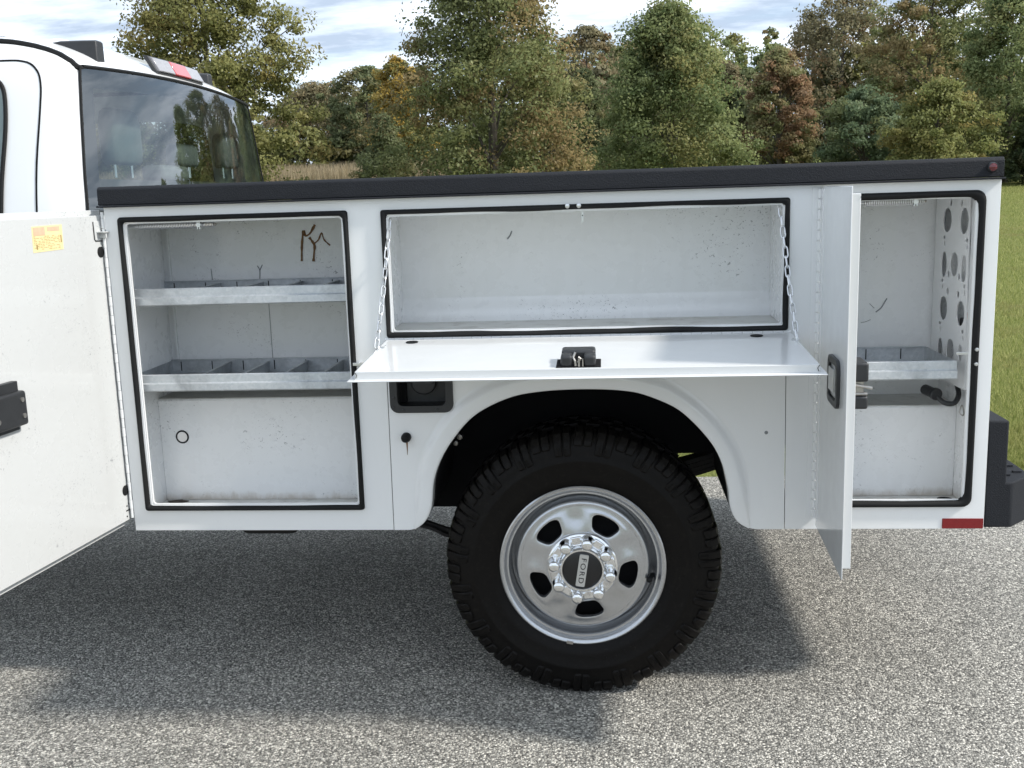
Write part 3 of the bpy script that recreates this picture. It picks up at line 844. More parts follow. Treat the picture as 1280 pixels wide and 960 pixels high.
# rubber bump stop
b = MB().lathe([(0.0, -0.030), (0.008, -0.029), (0.0115, -0.024), (0.0125, -0.016), (0.0145, -0.012), (0.0145, 0.0)], 20, (-0.597, 0, 0.810))
b.build('door_bumper', M['rubber'], T, smooth=50)
b = MB(); b.tube([(-0.5965, 0.0000, 0.797), (-0.5965, 0.0000, 0.775), (-0.597, 0.0003, 0.755)], [0.003, 0.0016, 0.0006], 5); b.build('rust_streak', M['rust'], T)
b = MB().lathe([(0.0, -0.0006), (0.004, -0.0003), (0.0055, 0.0006)], 12, (0.452, 0, 0.812)); b.build('paint_chip', M['scuff'], T)
# red reflector strip and hole marks
MB().prism(rrect(0.952, 1.066, 0.5235, 0.5535, 0.002, 2), [], XZ, -0.0025, 0.001).build('reflector_strip', M['red'], T, bevel=0.0006, seg=1)
# --- top rail
b = MB().prism([(-0.014, 1.5135), (-0.014, 1.559), (-0.006, 1.567), (0.062, 1.567), (0.062, 1.5135)], [], lambda u, v, w: (w, u, v), -1.470, 1.069)
rail = b.build('top_rail', M['liner_coat'], T, bevel=0.003)
b = MB().box(-1.4725, 1.0715, -0.0215, 0.060, 1.5075, 1.5131); b.build('rail_lip', M['liner_coat'], rail, bevel=0.0015)
b = MB().lathe([(0.0135, -0.014), (0.0135, -0.020), (0.011, -0.024), (0.0108, -0.024)], 24, (1.036, 0, 1.540)); b.build('marker_bezel', M['black_plastic'], rail)
b = MB().lathe([(0.0, -0.0262), (0.006, -0.0258), (0.0105, -0.0235), (0.0108, -0.015)], 24, (1.036, 0, 1.540)); b.build('marker_lens', M['dark_red_lens'], rail)
b = MB().box(-1.470, 1.069, 1.885, 1.955, 1.5135, 1.567); b.build('top_rail', M['liner_coat'], T, bevel=0.004)

# --- shelves
def shelf(x0, x1, y0, y1, zt, zb, par_label, xs_div, name='shelf'):
    b = MB()
    t = 0.0018
    zm = zt - 0.024
    # front lip: upper band, step, lower band
    b.loft([[(x0, y0 + 0.012, zt - 0.002), (x1, y0 + 0.012, zt - 0.002)], [(x0, y0 + 0.010, zt), (x1, y0 + 0.010, zt)], [(x0, y0 + 0.003, zt), (x1, y0 + 0.003, zt)], [(x0, y0 + 0.001, zt - 0.002), (x1, y0 + 0.001, zt - 0.002)],
            [(x0, y0, zm), (x1, y0, zm)], [(x0, y0 - 0.007, zm - 0.004), (x1, y0 - 0.007, zm - 0.004)], [(x0, y0 - 0.008, zb + 0.004), (x1, y0 - 0.008, zb + 0.004)], [(x0, y0 - 0.003, zb), (x1, y0 - 0.003, zb)], [(x0, y0 + 0.02, zb), (x1, y0 + 0.02, zb)]])
    b.box(x0 + 0.001, x1 - 0.001, y0 + 0.004, y1, zb + 0.004, zb + 0.006)
    b.box(x0 + 0.001, x1 - 0.001, y1, y1 + t, zb + 0.004, zt - 0.001)
    b.box(x0 + 0.001, x1 - 0.001, y1 - 0.010, y1, zt - 0.003, zt - 0.001)
    b.box(x0, x0 + t, y0 + 0.013, y1, zb + 0.006, zt - 0.002); b.box(x1 - t, x1, y0 + 0.013, y1, zb + 0.006, zt - 0.002)
    s = b.build(name, M['galv'], T)
    for dx in xs_div:
        d = MB().box(dx, dx + 0.0016, y0 + 0.014, y1 - 0.001, zb + 0.0065, zt - 0.012); d.box(dx - 0.004, dx + 0.0055, y0 + 0.018, y1 - 0.002, zt - 0.0118, zt - 0.0104)
        d.build('shelf_divider', M['galv'], s)
    sl = MB(); n = int((x1 - x0) / 0.1)
    for i in range(n):
        xx = x0 + 0.03 + i * (x1 - x0) / n
        sl.box(xx, xx + 0.003, y1 - 0.0012, y1 - 0.0002, zb + 0.012, zt - 0.008)
    sl.build('divider_slot', M['liner'], s)['kind'] = 'stuff'
    return s
shelf(-1.447, -0.703, 0.035, 0.345, 1.2645, 1.2125, '', [-1.26, -1.115, -0.985, -0.865])
shelf(-1.447, -0.703, 0.035, 0.345, 1.0030, 0.9520, '', [-1.245, -1.115, -0.985, -0.865])
shelf(0.668, 0.985, 0.035, 0.330, 1.0065, 0.9540, '', [])

# --- perforated wiring cover, right compartment
def YZ(u, v, w): return (w, u, v)
b = MB()
holes = [circ(0.264, 1.393, 0.038, 0.036), circ(0.117, 1.394, 0.036, 0.037), circ(0.279, 1.261, 0.025, 0.039), circ(0.188, 1.267, 0.034, 0.035), rrect(0.085, 0.128, 1.222, 1.298, 0.02, 5),
         circ(0.268, 1.130, 0.036, 0.036), circ(0.114, 1.131, 0.033, 0.036), circ(0.283, 1.002, 0.025, 0.035), circ(0.190, 1.011, 0.035, 0.035), circ(0.102, 1.018, 0.018, 0.024)]
for c in ((0.2375, 1.4445), (0.144, 1.4435), (0.234, 1.2345), (0.142, 1.2345), (0.2345, 1.184), (0.142, 1.183)):
    holes.append(circ(c[0], c[1], 0.010, 0.010, 12))
for c in ((0.285, 1.333), (0.088, 1.333), (0.289, 1.204), (0.092, 1.203), (0.293, 1.073), (0.09, 1.073)):
    holes.append([(c[0] - 0.010, c[1] + 0.012), (c[0] + 0.008, c[1] + 0.014), (c[0] + 0.010, c[1] + 0.004), (c[0] - 0.004, c[1] + 0.002)][::-1])
    holes.append(circ(c[0] - 0.004, c[1] - 0.010, 0.006, 0.008, 8))
b.prism([(0.372, 1.468), (0.075, 1.468), (0.055, 0.918), (0.372, 0.912)], holes, YZ, 1.0135, 1.016)
pc = b.build('perforated_cover', M['white'], T)
b = MB().prism([(1.0138, 1.452), (1.040, 1.452), (1.040, 0.918), (1.0138, 0.918)], [], lambda u, v, w: (u, w + 0.012 - (v - 0.918) * -0.036 / 1.0 * 0 , v), 0.040, 0.0425)
b.build('cover_flange', M['white'], pc)
b = MB()
for zz in (1.395, 1.262, 1.13, 1.02):
    b = MB().cyl((1.028, 0.0545, zz), (1.028, 0.049, zz), 0.004, 10); b.build('cover_screw', M['chassis'], pc)
b = MB().box(1.018, 1.040, 0.056, 0.075, 1.4525, 1.478); b.build('corner_gusset', M['galv'], pc)
b = MB()
for k in range(5):
    b.tube(smooth_path([(1.028, 0.09 + 0.01 * k, 1.09), (1.032, 0.105 + 0.006 * k, 1.12), (1.028, 0.12, 1.15 + 0.004 * k), (1.034, 0.14, 1.17)], 4), 0.0022, 5)
b.build('wire_bundle', M['orange_wire'], T)
b = MB().box(1.024, 1.043, 0.08, 0.15, 1.085, 1.115); b.build('lamp_socket', M['black_plastic'], T, bevel=0.003)
# trailer plug lead
b = MB(); b.cyl((0.950, 0.203, 0.893), (0.962, 0.150, 0.890), 0.0155, 16); b.cyl((0.962, 0.152, 0.890), (0.966, 0.138, 0.889), 0.0185, 16)
plug = b.build('trailer_plug', M['black_plastic'], T, bevel=0.002)
b = MB().tube(smooth_path([(0.965, 0.15, 0.886), (0.985, 0.13, 0.866), (1.012, 0.125, 0.866), (1.028, 0.14, 0.888), (1.030, 0.17, 0.915), (1.030, 0.22, 0.93)], 6), 0.0075, 10); b.build('plug_cable', M['black_plastic'], plug)
b = MB(); b.tube(smooth_path([(1.028, 0.11, 0.862), (1.020, 0.10, 0.842), (1.03, 0.095, 0.835), (1.034, 0.11, 0.85)], 4, True), 0.002, 5, closed=True); b.build('cable_ring', M['latch_metal'], plug)
# striker tab and rivets at the right jamb
b = MB().box(0.972, 1.018, 0.004, 0.008, 1.028, 1.036); b.box(1.014, 1.020, -0.004, 0.010, 1.010, 1.060); b.build('door_striker', M['zinc_bright'], T, bevel=0.001)
for zz in (1.045, 1.004):
    b = MB().lathe([(0.0, -0.0155), (0.005, -0.0145), (0.006, -0.009)], 10, (1.021, 0, zz)); b.build('snap_rivet', M['zinc_bright'], T)
# floor drains and dirt
def disc(name, x, y, z, rx, ry, mat, par):
    m = MB(); m.prism(circ(x, y, rx, ry, 20), [], lambda u, v, w: (u, v, w), z, z + 0.0025); return m.build(name, mat, par)
disc('floor_plug', 1.010, 0.165, 0.5602, 0.022, 0.019, M['liner'], cr)
disc('floor_plug', -0.560, 0.058, 1.1122, 0.020, 0.018, M['liner'], cm); disc('floor_plug', 0.425, 0.066, 1.1122, 0.020, 0.018, M['liner'], cm)
m = MB(); pts = [(-1.402 + (0.030 + 0.012 * math.sin(i * 2.3)) * math.cos(i * PI / 7), 0.185 + (0.022 + 0.008 * math.sin(i * 3.1)) * math.sin(i * PI / 7)) for i in range(14)]
M['dirt'] = plain('dirt', (0.05, 0.038, 0.028), 0.95, 0, 0.5, 50)
m.prism(pts, [], lambda u, v, w: (u, v, w), 0.5562, 0.559).build('dirt_pile', M['dirt'], cl)
# eyelet at the head of the middle opening
b = MB(); b.box(-0.082, -0.046, 0.010, 0.013, 1.4555, 1.4585); b.box(-0.0665, -0.0605, 0.008, 0.011, 1.425, 1.456); b.build('hanging_tab', M['zinc_bright'], T)
b = MB().lathe([(0.0, 0.0068), (0.0018, 0.0072), (0.0018, 0.009)], 8, (-0.0635, 0, 1.444)); b.build('tab_hole', M['liner'], T)
for xx in (-0.105, -0.073):
    b = MB().lathe([(0.0, -0.016), (0.006, -0.0145), (0.007, -0.010)], 12, (xx, 0, 1.4715)); b.build('snap_rivet', M['zinc_bright'], T)
b = MB().box(-0.742, -0.722, -0.016, -0.010, 1.029, 1.038); b.box(-0.726, -0.716, -0.015, 0.0, 1.026, 1.04); b.build('door_striker', M['zinc_bright'], T, bevel=0.001)

# --- doors
def frame(o, sdir, ndir):
    s = Vector(sdir).normalized(); n = Vector(ndir).normalized(); u = s.cross(n)
    if abs(u.z) > 0.5: u = Vector((0, 0, 1))
    m = Matrix.Identity(4)
    for i in range(3): m[i][0] = s[i]; m[i][1] = n[i]; m[i][2] = u[i]; m[i][3] = o[i]
    return m
# front door, swung open 96 degrees: inner face to the rear and the camera
DL = frame((-1.472, 0.036, 0.0), (-0.11, -0.994, 0), (0.994, -0.11, 0))
b = MB(DL)
b.box(0.002, 0.708, -0.0225, -0.0195, 0.538, 1.5015)
b.box(0.014, 0.690, -0.020, 0.0, 0.5585, 1.486)
dl = b.build('front_door', M['sun_dimmed_white'], T, bevel=0.0035, seg=3)
dl['label'] = 'tall front compartment door swung wide open'
# latch box at the free edge
b = MB(DL); b.box(0.484, 0.66, 0.0, 0.030, 0.962, 1.052); lt = b.build('latch_case', M['black_plastic'], dl, bevel=0.008, seg=3)
for q_ in ((0.498, 0.66, 0.0, 0.018, 1.046, 1.078), (0.50, 0.66, 0.0, 0.012, 0.950, 0.9635)):
    b = MB(DL); b.box(*q_); b.build('latch_plate', M['black_plastic'], dl, bevel=0.002)
for s_, z_ in ((0.504, 1.030), (0.502, 0.988), (0.60, 1.03), (0.60, 0.99)):
    b = MB(DL); b.cyl((s_, 0.029, z_), (s_, 0.0325, z_), 0.0065, 12); b.build('latch_bolt', M['latch_metal'], dl)
# rubber plugs
for (s_, z_) in ((0.048, 1.380), (0.046, 0.654)):
    m = MB(DL); m.tube([(s_, -0.001, z_), (s_, 0.002, z_), (s_, 0.0035, z_)], [0.0155, 0.0155, 0.012], 22); m.build('rubber_plug', M['rubber'], dl)
# spring bracket, its cut-out edge, screws and adjuster slot low at the hinge
b = MB(DL); b.box(0.024, 0.070, 0.0, 0.0025, 1.415, 1.470); b.box(0.028, 0.062, 0.0025, 0.026, 1.436, 1.4395); b.box(0.040, 0.046, 0.0025, 0.022, 1.420, 1.436); b.build('spring_bracket', M['sun_dimmed_white'], dl, bevel=0.001)
b = MB(DL); b.tube([(0.073, 0.001, 1.468), (0.073, 0.001, 1.418), (0.068, 0.001, 1.412), (0.026, 0.001, 1.412)], 0.0012, 5); b.build('bracket_gap', M['chassis'], dl)
b = MB(DL); b.box(0.016, 0.052, 0.0, 0.0012, 0.588, 0.5915)
for s_, z_ in ((0.020, 0.612), (0.034, 0.608), (0.028, 0.598), (0.046, 0.604), (0.018, 0.576), (0.050, 0.572)): b.cyl((s_, 0.0, z_), (s_, 0.0012, z_), 0.0026, 8)
b.build('hinge_slot', M['liner'], dl)
# yellow sticker with a faded red patch and fine print
b = MB(DL)
sk = [(0.222, 1.3985), (0.352, 1.3955), (0.349, 1.4645), (0.219, 1.4665)]
b.prism(sk, [], lambda u, v, w: (u, w, v), 0.0, 0.0008); st = b.build('sticker', M['sticker'], dl)
b = MB(DL); b.box(0.296, 0.345, 0.0008, 0.0014, 1.440, 1.462); b.box(0.232, 0.285, 0.0008, 0.0013, 1.450, 1.462); b.build('sticker_heading', M['sticker_red'], st)
b = MB(DL)
for r in range(9):
    zz = 1.4365 - r * 0.0042
    sx = 0.346
    while sx > 0.236:
        wv = rnd.uniform(0.004, 0.014)
        if rnd.random() < 0.8: b.box(max(0.234, sx - wv), sx, 0.0008, 0.0012, zz, zz + 0.0014)
        sx -= wv + rnd.uniform(0.002, 0.006)
b.box(0.226, 0.231, 0.0008, 0.0012, 1.418, 1.438); b.box(0.332, 0.338, 0.0008, 0.0012, 1.403, 1.416)
b.build('sticker_print', M['sticker_ink'], st)
# hinge barrel of the front door
def piano_hinge(ax, ay, z0, z1, par, pitch=0.0285, mat=None, gap=0.0035, rad=0.0062):
    b = MB(); k = 0; z = z0
    while z < z1 - 0.004:
        e = min(z + pitch - gap, z1)
        b.cyl((ax, ay, z), (ax, ay, e), rad + (0.0008 if k % 2 else 0.0), 12)
        z += pitch; k += 1
    return b.build('piano_hinge', mat or M['white'], par)
piano_hinge(-1.4665, -0.001, 0.565, 1.495, dl, gap=0.001, rad=0.0045)

# rear door, swung open just past square: outer face towards the front
DR = frame((0.594, -0.004, 0.0), (-0.048, -0.9988, 0), (0.9988, -0.048, 0))
ZB, ZT = 0.536, 1.503
b = MB(DR)
b.box(0.004, 0.436, 0.0, 0.003, ZB, ZT)
b.box(0.024, 0.416, 0.0026, 0.0255, ZB + 0.022, ZT - 0.018)
dr = b.build('rear_door', M['flap_white'], T, bevel=0.003, seg=3); dr['label'] = 'narrow rear compartment door seen almost edge on'
b = MB(DR); b.box(0.392, 0.4175, 0.0255, 0.0262, ZT - 0.028, ZT - 0.0245); b.build('edge_slot', M['liner'], dr)
# paddle handle on the outer face
b = MB(DR)
def SZ(u, v, w): return (u, w, v)
b.prism(rrect(0.205, 0.352, 0.950, 1.075, 0.025, 4), [rrect(0.226, 0.331, 0.968, 1.057, 0.014, 3)], SZ, -0.009, 0.0005)
hd = b.build('handle_bezel', M['black_plastic'], dr, bevel=0.003)
b = MB(DR); b.box(0.227, 0.330, -0.003, -0.0006, 0.970, 1.055); b.box(0.232, 0.30, -0.010, -0.003, 0.985, 1.045); b.build('paddle_handle', M['zinc_bright'], dr, bevel=0.002)
# latch on the inner face
b = MB(DR); b.box(0.30, 0.395, 0.0255, 0.060, 1.030, 1.078); b.build('latch_case', M['black_plastic'], dr, bevel=0.006, seg=3)
b = MB(DR); b.box(0.305, 0.395, 0.0255, 0.060, 0.962, 0.995); b.build('latch_case', M['black_plastic'], dr, bevel=0.006, seg=3)
b = MB(DR); b.box(0.32, 0.385, 0.0255, 0.050, 0.995, 1.031); b.cyl((0.39, 0.030, 1.0), (0.39, 0.058, 1.0), 0.004, 10); b.cyl((0.385, 0.03, 1.022), (0.40, 0.068, 1.016), 0.004, 8)
b.build('latch_jaw', M['latch_metal'], dr)
# piano hinge: two leaves and the barrel
b = MB().box(0.568, 0.590, -0.0022, 0.0, 0.560, 1.500)
hl = b.build('hinge_leaf', M['white'], T)
piano_hinge(0.5885, -0.0045, 0.560, 1.500, dr)
b = MB(DR); b.box(0.006, 0.034, -0.0022, 0.0, 0.560, 1.497); b.build('hinge_leaf', M['white'], dr)

# fold down door
TILT = 0.064
DF = Matrix.Identity(4)
_l = Vector((0, -math.cos(TILT), -math.sin(TILT))); _n = Vector((0, -math.sin(TILT), math.cos(TILT)))
for i in range(3):
    DF[i][0] = (1, 0, 0)[i]; DF[i][1] = _l[i]; DF[i][2] = _n[i]; DF[i][3] = (0.0, -0.004, 1.1035)[i]
b = MB(DF)
b.box(-0.656, 0.532, 0.0, 0.428, -0.0225, -0.0195)
PX0, PX1, PL = -0.640, 0.516, 0.408
LHOLE = rrect(-0.134, -0.012, 0.286, 0.392, 0.004, 2)
b.prism([(PX0, 0.010), (PX1, 0.010), (PX1, PL), (PX0, PL)], [], lambda u, v, w: (u, v, w), -0.020, 0.0)
df = b.build('fold_down_door', M['flap_white'], T, bevel=0.003, seg=3); df['label'] = 'long middle door folded down flat on two chains'
for xx in (-0.556, 0.414):
    m = MB(DF); m.prism(circ(xx, 0.050, 0.0175, 0.0175, 20), [], lambda u, v, w: (u, v, w), -0.001, 0.0022); m.build('rubber_plug', M['rubber'], df)
b = MB(DF); b.box(-0.128, -0.016, 0.312, 0.398, -0.001, 0.0025); b.build('latch_recess', M['liner'], df)
b = MB(DF); b.box(-0.1155, -0.0295, 0.300, 0.352, 0.0, 0.034); b.build('latch_case', M['black_plastic'], df, bevel=0.007, seg=3)
for q_ in (-0.1165, -0.0585):
    b = MB(DF); b.box(q_, q_ + 0.030, 0.350, 0.396, 0.0, 0.030); b.build('latch_cheek', M['black_plastic'], df, bevel=0.007, seg=3)
b = MB(DF); b.tube([(-0.079, 0.394, 0.004), (-0.080, 0.394, 0.016), (-0.085, 0.388, 0.024), (-0.079, 0.384, 0.036)], 0.0032, 8); b.box(-0.073, -0.068, 0.375, 0.397, 0.0, 0.022); b.box(-0.0625, -0.0595, 0.380, 0.397, 0.0, 0.020)
b.tube([(-0.073, 0.392, 0.012), (-0.066, 0.392, 0.022), (-0.072, 0.392, 0.026)], 0.003, 6)
b.build('latch_jaw', M['latch_metal'], df)
piano_b = MB()
x = -0.645; k = 0
while x < 0.512:
    piano_b.cyl((x, -0.004, 1.1035), (min(x + 0.0275, 0.515), -0.004, 1.1035), 0.0048, 10); x += 0.0285
piano_b.build('piano_hinge', M['white'], df)
for sx in (-0.633, 0.509):
    b = MB(DF)
    for du, dv in ((-0.004, 0.10), (0.006, 0.12), (0.0, 0.135), (-0.002, 0.15), (0.008, 0.09)): b.cyl((sx + du, dv, 0.0), (sx + du, dv, 0.002), 0.0022, 8)
    b.box(sx - 0.010, sx + 0.010, 0.108, 0.128, 0.0, 0.002)
    b.build('chain_anchor', M['zinc_bright'], df)
# bent corner seams of the pan
for sx, d in ((-0.640, 1), (0.516, -1)):
    b = MB(DF); b.tube([(sx + d * 0.001, 0.4085, -0.0005), (sx + d * 0.006, 0.4095, -0.008), (sx + d * 0.003, 0.4095, -0.016)], 0.0009, 5); b.build('corner_crack', M['liner'], df)

# --- chains, each link a piece of its own
def link_mesh():
    pts = []
    for i in range(20):
        a = 2 * PI * i / 20
        x = 0.0062 * math.cos(a); z = 0.0105 * math.sin(a) + (0.0065 if math.sin(a) > 0 else -0.0065)
        pts.append((x, 0, z))
    return MB().tube(pts, 0.0021, 6, closed=True).mesh('chain_link', M['zinc_bright'], 60)
LK = link_mesh()
def chain(a, b, par, sag=0.012):
    a, b = Vector(a), Vector(b)
    n = int((b - a).length / 0.0262)
    P = [a.lerp(b, i / n) + Vector((0, 0.3, -1)) * sag * 4 * (i / n) * (1 - i / n) * (1 if True else 0) for i in range(n + 1)]
    root = empty_part('safety_chain', T, a)
    for i in range(n):
        c = (P[i] + P[i + 1]) / 2; d = (P[i + 1] - P[i]).normalized()
        q = d.to_track_quat('Z', 'Y') @ Matrix.Rotation(PI / 2 * (i % 2) + rnd.uniform(-0.35, 0.35) + 0.5, 4, 'Z').to_quaternion()
        o = bpy.data.objects.new('chain_link', LK); COL.objects.link(o); o.parent = root
        o.location = c - a; o.rotation_mode = 'QUATERNION'; o.rotation_quaternion = q
    h = MB(); h.tube(smooth_path([Vector((0.006, 0.014, 0.010)), Vector((-0.004, 0.004, 0.012)), Vector((-0.008, -0.002, 0.002)), Vector((0, -0.003, -0.008)), Vector((0.006, 0.0, -0.002))], 4), 0.0024, 6)
    o = h.build('chain_hook', M['zinc_bright'], None); o.parent = root
chain((-0.616, 0.012, 1.449), (-0.646, -0.118, 1.098), T)
chain((0.484, 0.012, 1.453), (0.513, -0.118, 1.098), T)

# --- door springs
def holder(x0, x1, y, z, xc, xt, drop, name):
    b = MB(); b.tube(smooth_path([(x0 - 0.006, y - 0.016, z - 0.016), (x0 - 0.002, y - 0.006, z - 0.004), (x0 + 0.012, y, z), (x1, y, z - drop)], 4), 0.0046, 10)
    rod = b.build(name, M['zinc_bright'], T)
    c = MB(); n = int((xc - x1) / 0.0048); pts = []
    for i in range(n * 9 + 1):
        t = i / 9; xx = x1 + (xc - x1) * t / n
        pts.append((xx, y + 0.0088 * math.cos(2 * PI * t), z - drop + 0.0088 * math.sin(2 * PI * t)))
    c.tube(pts, 0.0016, 5); c.build('coil_spring', M['zinc_bright'], rod)
    c = MB(); n = int((xt - xc - 0.014) / 0.0046); pts = []
    for i in range(n * 9 + 1):
        t = i / 9; xx = xc + 0.012 + (xt - xc - 0.014) * t / n
        pts.append((xx, y + 0.0075 * math.cos(2 * PI * t), z - drop + 0.0075 * math.sin(2 * PI * t)))
    c.tube(pts, 0.0015, 5); c.build('coil_spring', M['zinc_bright'], rod)
    c = MB().tube([(x1, y, z - drop), (xt + 0.004, y, z - drop)], [0.0045, 0.004], 8); c.build('spring_core', M['latch_metal'], rod)
    c = MB(); c.box(xc + 0.001, xc + 0.004, y - 0.011, y + 0.011, z - drop - 0.013, z - drop + 0.018); c.box(xc + 0.008, xc + 0.011, y - 0.011, y + 0.011, z - drop - 0.013, z - drop + 0.018)
    c.box(xc - 0.008, xc + 0.020, y - 0.011, y + 0.011, z - drop + 0.018, z - drop + 0.021); c.cyl((xc + 0.006, y - 0.012, z - drop), (xc + 0.006, y + 0.012, z - drop), 0.007, 12)
    c.build('spring_pivot', M['zinc_bright'], rod)
holder(-1.462, -1.375, 0.032, 1.4535, -1.193, -1.142, 0.004, 'door_spring')
holder(0.640, 0.715, 0.032, 1.4575, 0.845, 0.878, 0.003, 'door_spring')

# --- rear step bumper
b = MB()
prof_ = [(0.020, 0.520), (1.92, 0.520), (1.92, 0.836), (0.020, 0.836)]
b.box(1.0745, 1.133, 0.022, 1.92, 0.640, 0.834)
b.prism([(1.0745, 0.022), (1.150, 0.022), (1.235, 0.11), (1.235, 1.83), (1.15, 1.92), (1.0745, 1.92)], [], lambda u, v, w: (u, v, w), 0.518, 0.652)
bp = b.build('step_bumper', M['liner_coat'], T, bevel=0.006, seg=3)
cleat_me = MB().box(-0.012, 0.012, -0.006, 0.006, 0.0, 0.006).mesh('tread_cleat', M['liner_coat'])
for i in range(26):
    for j in range(2):
        cx, cy = 1.158 + j * 0.045, 0.10 + i * 0.068 + (0.034 if j % 2 else 0)
        if cy < 0.05 + max(0, (cx - 1.15)) * 0.95 + 0.03: continue
        o = bpy.data.objects.new('tread_cleat', cleat_me); COL.objects.link(o); o.parent = bp; o.location = (cx, cy, 0.651)

# --- underbody
b = MB()
for y0 in (0.46, 1.40):
    b.box(-3.4, 1.06, y0, y0 + 0.075, 0.66, 0.83)
for xx in (-1.2, -0.62, 0.45, 0.98): b.box(xx, xx + 0.06, 0.54, 1.40, 0.70, 0.80)
b.build('chassis_frame', M['chassis'], T, bevel=0.004)
for y0 in (0.42, 1.46):
    b = MB()
    for k, (x0, x1) in enumerate(((-0.78, 0.62), (-0.66, 0.52), (-0.54, 0.44), (-0.42, 0.36), (-0.34, 0.26))):
        xs_ = [x0 + (x1 - x0) * i / 14 for i in range(15)]
        zf = lambda x: 0.560 + 0.22 * ((x + 0.083) / 0.75) ** 2 - 0.0155 * k
        b.loft([[(x, y0 + yy, zf(x) + zz) for x in xs_] for yy, zz in ((0, 0), (0.07, 0), (0.07, 0.014), (0, 0.014), (0, 0))])
    b.build('leaf_spring', M['chassis'], T)
b = MB(); b.cyl((-0.083, 0.25, 0.41), (-0.083, 1.70, 0.41), 0.048, 16); b.lathe([(0.0, -0.16), (0.10, -0.12), (0.15, 0.0), (0.10, 0.12), (0.0, 0.16)], 20, (-0.083, 0.97, 0.41))
b.build('rear_axle', M['chassis'], T)
b = MB(); b.box(-1.215, -1.02, 0.22, 0.62, 0.43, 0.60); b.box(-0.98, -0.80, 0.30, 0.60, 0.485, 0.60); b.build('fuel_tank', M['chassis'], T, bevel=0.025, seg=3)
b = MB(); b.tube(smooth_path([(-1.0, 0.35, 0.51), (-0.66, 0.28, 0.475), (-0.59, 0.27, 0.452), (-0.50, 0.27, 0.425), (-0.38, 0.3, 0.41)], 5), 0.012, 8); b.tube(smooth_path([(-1.0, 0.30, 0.50), (-0.62, 0.25, 0.455), (-0.52, 0.25, 0.418), (-0.38, 0.28, 0.40)], 5), 0.007, 8); b.build('brake_hose', M['chassis'], T)
# inner wheel house
b = MB()
inn = [(p.x * 1.0, p.z) for p in A]
b.loft([[(x, y, z) for x, z in inn] for y in (0.028, 0.40)])
b.box(-0.60, 0.42, 0.405, 0.41, 0.650, 0.96); b.box(-0.62, -0.20, 0.404, 0.4065, 0.47, 0.674)
b.loft([[(x * 1.02, y, z + 0.004) for x, z in inn] for y in (0.027, 0.405)])
b.build('wheel_house', M['liner'], T)
b = MB(); b.box(-0.66, -0.60, 0.05, 0.40, 0.55, 1.08); b.box(0.43, 0.51, 0.05, 0.40, 0.55, 1.08); b.build('wheel_house_wall', M['liner'], T)
b = MB(); b.lathe([(0.0, -0.012), (0.009, -0.010), (0.011, 0.0)], 12, (-0.483, 0.31, 0.737)); b.lathe([(0.0, -0.012), (0.008, -0.010), (0.010, 0.0)], 12, (-0.497, 0.31, 0.716))
b.build('liner_bolt', M['latch_metal'], T)

# ------------------------------------------------------------------ wheel
WC = Vector((-0.083, -0.010, 0.4105))
WD = empty_part('wheel', T, WC)
tp = [(0.236, 0.030), (0.243, 0.012), (0.252, 0.004), (0.262, 0.003), (0.266, -0.001), (0.285, -0.004), (0.318, -0.007), (0.322, -0.0085), (0.328, -0.0085), (0.332, -0.006), (0.350, -0.005), (0.368, -0.001), (0.386, 0.006), (0.399, 0.017), (0.406, 0.034), (0.4065, 0.09), (0.4065, 0.19), (0.405, 0.24), (0.396, 0.262), (0.386, 0.274), (0.35, 0.286), (0.29, 0.285), (0.25, 0.275), (0.236, 0.25)]
tyre_me = MB().lathe(tp, 96).mesh('tyre', M['tyre'], 50)
ty = link('tyre', tyre_me); ty.parent = WD
# shoulder blocks, long and short in turn
def block(prof_, half, taper):
    """one shoulder block, split by a narrow sipe"""
    m = MB(); n = len(prof_)
    for s0, s1 in ((-1.0, -0.02), (0.10, 1.0)):
        k = len(m.v); rows = []
        for sgn in (s0, s1):
            rows.append([(sgn * half * (taper if i in (0, n - 1) else 1.0) + (0.004 if r > 0.39 else 0.0), y, r - (0.0015 if s0 > 0 else 0)) for i, (r, y) in enumerate(prof_)])
        m.loft(rows)
        m.f.append(tuple(range(k, k + n))); m.f.append(tuple(range(k + n, k + 2 * n))[::-1])
    return m
PA = [(0.338, 0.0), (0.345, -0.0085), (0.372, -0.0060), (0.392, 0.0015), (0.4085, 0.0145), (0.4145, 0.032), (0.4155, 0.088), (0.400, 0.092), (0.398, 0.03), (0.38, 0.012)]
PB = [(0.366, 0.006), (0.371, -0.0065), (0.385, -0.004), (0.396, 0.003), (0.4085, 0.016), (0.4145, 0.034), (0.4155, 0.074), (0.400, 0.078), (0.398, 0.03), (0.385, 0.014)]
mA = block(PA, 0.0255, 0.62); mB = block(PB, 0.0275, 0.8)
meA = mA.mesh('tread_block', M['tyre'], 25); meB = mB.mesh('tread_block', M['tyre'], 25)
NB = 38
for i in range(NB):
    o = bpy.data.objects.new('tread_block', meA if i % 2 else meB); COL.objects.link(o); o.parent = WD
    o.rotation_euler = (0, 2 * PI * i / NB + 0.02, 0)
    bv = o.modifiers.new('bevel', 'BEVEL'); bv.width = 0.003; bv.segments = 1; bv.limit_method = 'ANGLE'; bv.angle_limit = math.radians(40)
